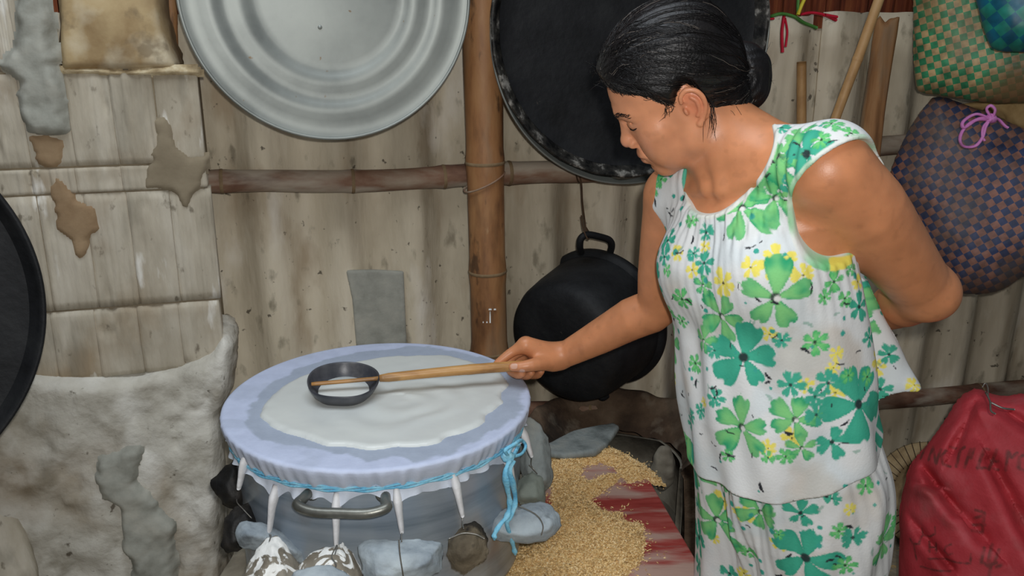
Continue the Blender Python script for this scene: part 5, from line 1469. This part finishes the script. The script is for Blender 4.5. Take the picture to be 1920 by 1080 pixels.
# ------------------------------------------------------------------ clothes
def fold_f(an, t):
    return (.0035 * np.sin(an * 7 + t * 9 + 2 * np.sin(t * 11)) + .0028 * np.sin(an * 13 - t * 14 + 1.3)) * sst(.36, .18, t) + .0010 * np.sin(an * 60 + np.sin(t * 30)) * sst(.20, .33, t)
shirt_lv = [(-.10, 0, .010, .170, .140), (-.03, 0, .012, .170, .140), (.08, 0, .010, .166, .134), (.18, 0, .004, .162, .124), (.26, 0, .000, .160, .116), (.33, 0, -.002, .156, .110), (.37, 0, -.004, .148, .100), (.41, 0, .002, .128, .088), (.450, 0, -.014, .086, .056)]
def shirt_field():
    S_ = Field()
    S_.fn(loft(shirt_lv, 0, fold_f), PEL + TU * .17, .42, .03)
    for s_ in (1, -1):
        c_ = PEL + TU * .305 + TL * .068 * s_ + TF * .066
        S_.ell(c_, (.062, .056, .066), np.stack([TL, TF, TU]), .05)
    S_.cone(NB - UP * .020, SL - LW * .006 + UP * .006, .054, .0590, .03)
    S_.cone(NB - UP * .030, SR + LW * .010, .055, .054, .03)
    S_.cone(mixp(SL, EL, -.02), mixp(SL, EL, .12), .062, .062, .02)
    return S_
SH = shirt_field()
# back panel pushed out by the arm behind her
flap = [(1585, 470), (1622, 520), (1655, 590), (1688, 650), (1712, 695), (1733, 736), (1706, 742), (1682, 748), (1676, 784), (1640, 782), (1612, 776), (1560, 770), (1545, 620), (1555, 500)]
ffr, fq = outline(flap, 1.290, yaw=-.10)
fO, fR, fU, fN = ffr
fpil = pillow(fq, .022, .03)
SH.fn(lambda P: fpil(np.c_[(P - fO) @ fR, (P - fO) @ fU, (P - fO) @ fN]) + .003 * vnoise(np.c_[(P - fO) @ fR * 40, (P - fO) @ fU * 6, P[:, 0] * 0], 1, 3), fO, .22, .022)
nO, nR, nU, nN = face_frame(1350, 298, 1.215)
def gath(P):
    q = P - nO
    l = q @ TL; t = (P - PEL) @ TU
    near = sst(.17, .08, np.linalg.norm(q, axis=1)) * ((P - PEL) @ TF > 0)
    return .0022 * near * np.sin(l * 330 + 1.5 * vnoise(P, 12, 4)) + .0018 * vnoise(P, 18, 14)
SH.fn(gath, nO, 5, 0, 'd')
# armholes, neckline, hem
SH.ell(atY(1622, 396, 1.120), (.096, .096, .096), None, .004, 's')
SH.ell(atY(1196, 470, 1.46), (.058, .075, .085), None, .004, 's')
na = math.radians(31)
nX = nR * math.cos(na) - nU * math.sin(na); nY = nU * math.cos(na) + nR * math.sin(na)
SH.ell(nO, (.060, .099, .150), np.stack([nX, nY, nN]), .004, 's')
def hem_fn(P):
    q = P - PEL; t = q @ TU; an = np.arctan2(q @ TF, q @ TL)
    side = sst(.0, -.9, np.sin(an)) * .085
    return (-.020 + .010 * np.cos(an * 2 + .6) + .004 * np.sin(an * 5) + side) - t
SH.fn(hem_fn, PEL, 3, .003, 'i')
hh = .0044
xs = np.arange(.13, .68, hh); ys = np.arange(1.00, 1.58, hh); zs = np.arange(.70, 1.36, hh)
sV, sF = SH.mesh(xs, ys, zs)
TR = Field()
def fold_t(an, t): return .004 * np.sin(an * 9 + t * 6) + .003 * np.sin(an * 17 - t * 10 + 1) + .0012 * np.sin(an * 50)
TR.fn(loft([(-.30, 0, .0, .105, .070), (-.22, 0, .004, .132, .100), (-.14, 0, .006, .147, .116), (-.06, 0, .006, .154, .122), (.03, 0, .006, .156, .124), (.08, 0, .004, .145, .115)], 0, fold_t), PEL, .40, .03)
for s_, (hip, ank) in zip((1, -1), LEGS):
    TR.cone(hip - UP * .02, mixp(hip, ank, .55), .096, .086, .045)
    TR.cone(mixp(hip, ank, .5), ank + UP * .015, .086, .078, .02)
def trf(P):
    q = P - PEL; an = np.arctan2(q @ FW, q @ LW)
    return .0045 * np.sin(an * 11 + P[:, 2] * 8 + 2 * vnoise(P, 5, 2)) * sst(.85, .7, P[:, 2]) + .004 * vnoise(np.c_[P[:, 0] * 26, P[:, 1] * 26, P[:, 2] * 5], 1, 6)
TR.fn(trf, PEL, 5, 0, 'd')
TR.fn(lambda P: .085 - P[:, 2], PEL, 5, .003, 'i')
xs = np.arange(.20, .72, hh); ys = np.arange(1.02, 1.56, hh); zs = np.r_[np.arange(.06, .54, .012), np.arange(.54, .90, hh)]
tV, tF = TR.mesh(xs, ys, zs)

# printed flowers: (px, py, radius px, kind, turn)
FL_S = [(1454, 558, 66, 'G', .3), (1353, 593, 52, 'G', .9), (1390, 389, 54, 'G', 0), (1454, 371, 42, 'G', .5), (1448, 310, 42, 'G', .2), (1279, 561, 22, 'g', 0), (1258, 585, 15, 'g', .4), (1279, 602, 15, 'g', .8), (1320, 493, 22, 't', .2), (1324, 436, 16, 't', 0), (1301, 475, 14, 't', .6),
        (1356, 531, 28, 'Y', 0), (1457, 490, 32, 'Y', .4), (1407, 501, 19, 'Y', .2), (1506, 516, 22, 'Y', .7), (1321, 463, 13, 'Y', 0), (1270, 475, 16, 'Y', .3), (1298, 507, 14, 'Y', .5), (1509, 439, 22, 'g', .1), (1516, 415, 18, 'g', .6), (1297, 414, 14, 'g', .2), (1252, 451, 24, 'T', .4), (1246, 482, 18, 'T', 0), (1250, 507, 12, 'g', 0), (1240, 336, 18, 'g', 0), (1226, 350, 20, 'g', .5), (1318, 535, 20, 'G', .2),
        (1564, 528, 20, 'g', .2), (1546, 558, 15, 'g', .5), (1584, 560, 16, 'g', .8), (1611, 575, 26, 'T', .1), (1608, 528, 17, 'Y', 0), (1596, 504, 15, 'G', 0), (1544, 457, 14, 'Y', 0), (1394, 670, 62, 'T', .25), (1319, 639, 28, 'G', .2), (1340, 657, 15, 't', 0), (1304, 681, 19, 'g', .3), (1528, 642, 25, 'g', .5), (1443, 627, 17, 'Y', .2), (1466, 638, 16, 't', .1), (1569, 663, 15, 'Y', .3), (1562, 690, 15, 'Y', 0), (1630, 633, 17, 't', .3),
        (1482, 722, 24, 't', 0), (1511, 722, 15, 'Y', .4), (1553, 718, 24, 't', .5), (1566, 737, 18, 'Y', 0), (1528, 743, 19, 't', .2), (1591, 704, 15, 'g', 0), (1610, 758, 62, 'T', .6), (1491, 787, 42, 'G', .1), (1531, 778, 22, 't', .6), (1391, 801, 54, 'G', .35), (1340, 746, 19, 't', .1), (1320, 755, 11, 'Y', 0), (1314, 770, 15, 't', .5), (1297, 780, 13, 't', 0), (1485, 821, 21, 'Y', .2), (1440, 841, 17, 'Y', .6), (1503, 840, 26, 'G', .3), (1560, 829, 30, 'T', .2),
        (1694, 663, 42, 'T', .5), (1667, 665, 18, 't', 0), (1714, 722, 13, 'Y', 0), (1626, 707, 15, 'g', .2), (1664, 770, 15, 'Y', .1), (1365, 855, 14, 'g', 0), (1440, 858, 13, 'g', .4), (1473, 856, 16, 'g', .2), (1560, 232, 20, 'G', .2), (1500, 250, 26, 'G', .6), (1465, 240, 18, 't', .2), (1540, 262, 18, 'g', 0), (1490, 290, 18, 't', .3), (1596, 250, 16, 'g', .3), (1450, 265, 14, 'Y', .1), (1420, 290, 15, 'g', .1), (1500, 340, 16, 'T', 0), (1650, 730, 20, 't', .4), (1645, 690, 14, 'Y', .4)]
FL_T = [(1539, 890, 30, 'Y', .1), (1501, 904, 42, 'G', .4), (1501, 962, 27, 'T', .2), (1510, 1046, 60, 'T', .1), (1344, 974, 50, 'G', .5), (1311, 1008, 36, 'T', .3), (1356, 940, 23, 'Y', 0), (1395, 964, 20, 'Y', .3), (1356, 885, 42, 'G', .2), (1404, 909, 14, 'g', 0), (1426, 960, 38, 'G', .7), (1452, 897, 14, 't', .1), (1575, 860, 21, 'g', .2), (1623, 911, 16, 'g', 0), (1621, 835, 17, 'g', .4), (1594, 955, 14, 'Y', .2), (1573, 996, 16, 'g', .5), (1599, 1008, 22, 't', .1), (1462, 1020, 17, 'Y', 0), (1460, 1003, 11, 'g', .1), (1368, 1075, 20, 't', .3), (1395, 1075, 15, 'Y', 0), (1402, 1034, 16, 'g', .2), (1339, 1008, 13, 'Y', .5), (1623, 883, 17, 'G', .1), (1300, 900, 24, 'G', .3), (1310, 1060, 20, 't', 0), (1560, 935, 14, 't', .2), (1585, 1060, 20, 'g', .2), (1300, 950, 16, 't', .5)]
def print_cloth(V, F, flowers, seed, Vc, Fc):
    """colour of the printed cotton at every vertex, flowers placed on the surface itself"""
    rg = np.random.default_rng(seed)
    bvh = BVHTree.FromPolygons([tuple(v) for v in Vc], [tuple(int(i) for i in f) for f in Fc])
    wash = sst(.1, .7, fbm(V, 13, seed, 3))
    col = np.ones((len(V), 3)) * lin((226, 227, 226))
    col = col * (1 - .5 * wash[:, None]) + .5 * wash[:, None] * lin((206, 218, 222))
    stn = sst(.25, .8, fbm(V + 7, 9, seed + 2, 4)); col = col * (1 - .22 * stn[:, None] * np.array([.6, .9, 1.2]))
    items = []
    for px, py, r, kd, tn in flowers:
        d = ray(px, py); hit = bvh.ray_cast(Vector(CAMP), Vector(nrm(d)))
        if hit[0] is None or -np.dot(np.array(hit[1]), nrm(d)) < .13: continue
        items.append((np.array(hit[0]), np.array(hit[1]), r * hit[3] / FPX * 1.10, kd, tn, rg.random()))
    nrmF = np.cross(Vc[Fc[:, 2]] - Vc[Fc[:, 0]], Vc[Fc[:, 3]] - Vc[Fc[:, 1]]); nrmF /= np.linalg.norm(nrmF, axis=1)[:, None] + 1e-12
    cen = Vc[Fc].mean(1)
    vis = ((CAMP - cen) * nrmF).sum(1) / np.linalg.norm(CAMP - cen, axis=1)
    cand = np.nonzero(vis < .12)[0]
    for i in rg.choice(cand, 110, replace=False):
        kd = rg.choice(list('GGTTggttYYY')); r = {'G': .042, 'T': .042, 'g': .017, 't': .017, 'Y': .020}[kd]
        items.append((cen[i], nrmF[i], r, kd, rg.random(), rg.random()))
    dabs = np.nonzero(vis > -1)[0]
    for i in rg.choice(dabs, 330, replace=False): items.append((cen[i], nrmF[i], rg.uniform(.0035, .0095), rg.choice(list('kkkbbn')), rg.random(), rg.random()))
    C = {'G': ((120, 205, 130), (40, 160, 112)), 'T': ((70, 178, 148), (60, 168, 140)), 'g': ((120, 208, 126), (76, 184, 112)), 't': ((76, 180, 150), (54, 160, 134)), 'Y': ((240, 228, 110), (236, 218, 96))}
    order = {'Y': 0, 'G': 1, 'T': 1, 'g': 2, 't': 2, 'b': 3, 'n': 3, 'k': 4}
    items.sort(key=lambda it: order[it[3]])
    key = np.argsort(V[:, 2]); zs_ = V[key, 2]
    for c0, nn, r, kd, tn, rr in items:
        a, b = np.searchsorted(zs_, [c0[2] - r * 1.3, c0[2] + r * 1.3]); ii = key[a:b]
        q = V[ii] - c0; m = (np.abs(q) < r * 1.3).all(1) & (np.abs(q @ nn) < r * .9 + .004); ii = ii[m]; q = q[m]
        if not len(ii): continue
        ex = nrm(np.cross([0, 0, 1.0], nn) + 1e-6); ey = np.cross(nn, ex)
        x = q @ ex; y = q @ ey
        if kd in 'kbn':
            an = tn * 6.28; xa = x * math.cos(an) + y * math.sin(an); ya = -x * math.sin(an) + y * math.cos(an)
            wv = .14 + .22 * rr; d = np.hypot(xa / r, (ya + .25 * xa * xa / r) / (r * wv)) if kd != 'b' else np.hypot(x, y) / (r * .6)
            al = sst(1.08, .85, d)[:, None]; cc = {'k': lin((48, 50, 56)), 'b': lin((64, 168, 150)), 'n': lin((70, 150, 120))}[kd]
            if kd == 'n': al = al * .5
            col[ii] = col[ii] * (1 - al) + al * cc; continue
        npet = {'G': 5, 'T': 5, 'g': 6, 't': 6, 'Y': 6}[kd]
        best = np.full(len(ii), 9.0)
        rl = np.random.default_rng(int(rr * 1e6))
        for k in range(npet):
            an = 2 * math.pi * (k + tn) / npet + rl.normal(0, .13); L_ = r * rl.uniform(.82, 1.08); wd = L_ * rl.uniform(.28, .40) * (1.05 if kd in 'GT' else .9)
            xa = x * math.cos(an) + y * math.sin(an); ya = -x * math.sin(an) + y * math.cos(an)
            u_ = np.clip(xa / L_, 0, 1.3); prof = np.clip(u_, 0, 1) ** .95 * np.sqrt(np.clip(1 - u_ ** 5, 0, 1)) * 1.32 + .03
            lobes = 1 + .10 * np.sin(ya / wd * 6 + k)
            d = np.maximum(np.abs(ya) / (wd * np.maximum(prof, .02)), u_ / lobes * 1.0); d = np.where(xa < 0, 9, d)
            best = np.minimum(best, d)
        soft = .0016 / r
        al = sst(1 + soft * 1.2, 1 - soft * 1.6, best)[:, None]
        e_ = sst(.45, 1.0, best)[:, None] if kd in 'GgT' else .3
        cc = lin(C[kd][0]) * (1 - e_) + lin(C[kd][1]) * e_
        if kd == 'G': # watercolour bloom of pale centre
            bl = sst(.5, 1.2, 1 + vnoise(V[ii], 60, 5))[:, None] * .45; cc = cc * (1 - bl) + bl * lin((150, 214, 136))
        col[ii] = col[ii] * (1 - al) + al * cc
        rad = np.hypot(x, y)
        if kd in 'GTgt':
            ce = sst(.16, .10, rad / r)[:, None] * (.9 if kd in 'gtG' else .95); off = np.hypot(x - .05 * r, y + .03 * r) / r
            col[ii] = col[ii] * (1 - ce) + ce * lin((44, 46, 52))
            if kd == 'G':
                wc = sst(.11, .06, off)[:, None]; col[ii] = col[ii] * (1 - wc) + wc * lin((230, 230, 226))
        else:
            ce = sst(.12, .07, rad / r)[:, None]; col[ii] = col[ii] * (1 - ce) + ce * lin((70, 62, 44))
    return np.clip(col, 0, 1)
M_cotton = mat('printed_cotton', [(244, 244, 244), (255, 255, 255)], .85, scale=14, bump=.12, bscale=260, spec=.2, attr=True)
V2, F2 = subdiv_quads(sV, sF); V2 = SH.project(V2)
sc_ = print_cloth(V2, F2, FL_S, 3, sV, sF)
dn = np.abs(sd_ell(V2, nO, (.060, .099, .150), np.stack([nX, nY, nN])))
wv = sst(.0058, .0042, dn)[:, None]; tb = sst(-.2, .3, vnoise(V2, 22, 3))[:, None]
sc_ = sc_ * (1 - wv) + wv * (lin((86, 176, 148)) * tb + lin((222, 224, 216)) * (1 - tb))
da = np.abs(np.linalg.norm(V2 - atY(1622, 396, 1.120), axis=1) - .096)
wv = sst(.0075, .0055, da)[:, None]; tb = sst(-.3, .4, vnoise(V2, 26, 8))[:, None]; ty = sst(.35, .5, vnoise(V2, 24, 12))[:, None]
bc = lin((120, 206, 140)) * tb + lin((226, 228, 222)) * (1 - tb); bc = bc * (1 - ty) + ty * lin((238, 224, 100))
sc_ = sc_ * (1 - wv) + wv * bc
obj('shirt', V2, F2, M_cotton, woman, col=sc_)
hiF = tF[(tV[tF][:, :, 2].mean(1) > .53)]; loF = tF[(tV[tF][:, :, 2].mean(1) <= .53)]
V2, F2 = subdiv_quads(tV, tF)
obj('trousers', V2, F2, M_cotton, woman, col=print_cloth(V2, F2, FL_T, 5, tV, tF))
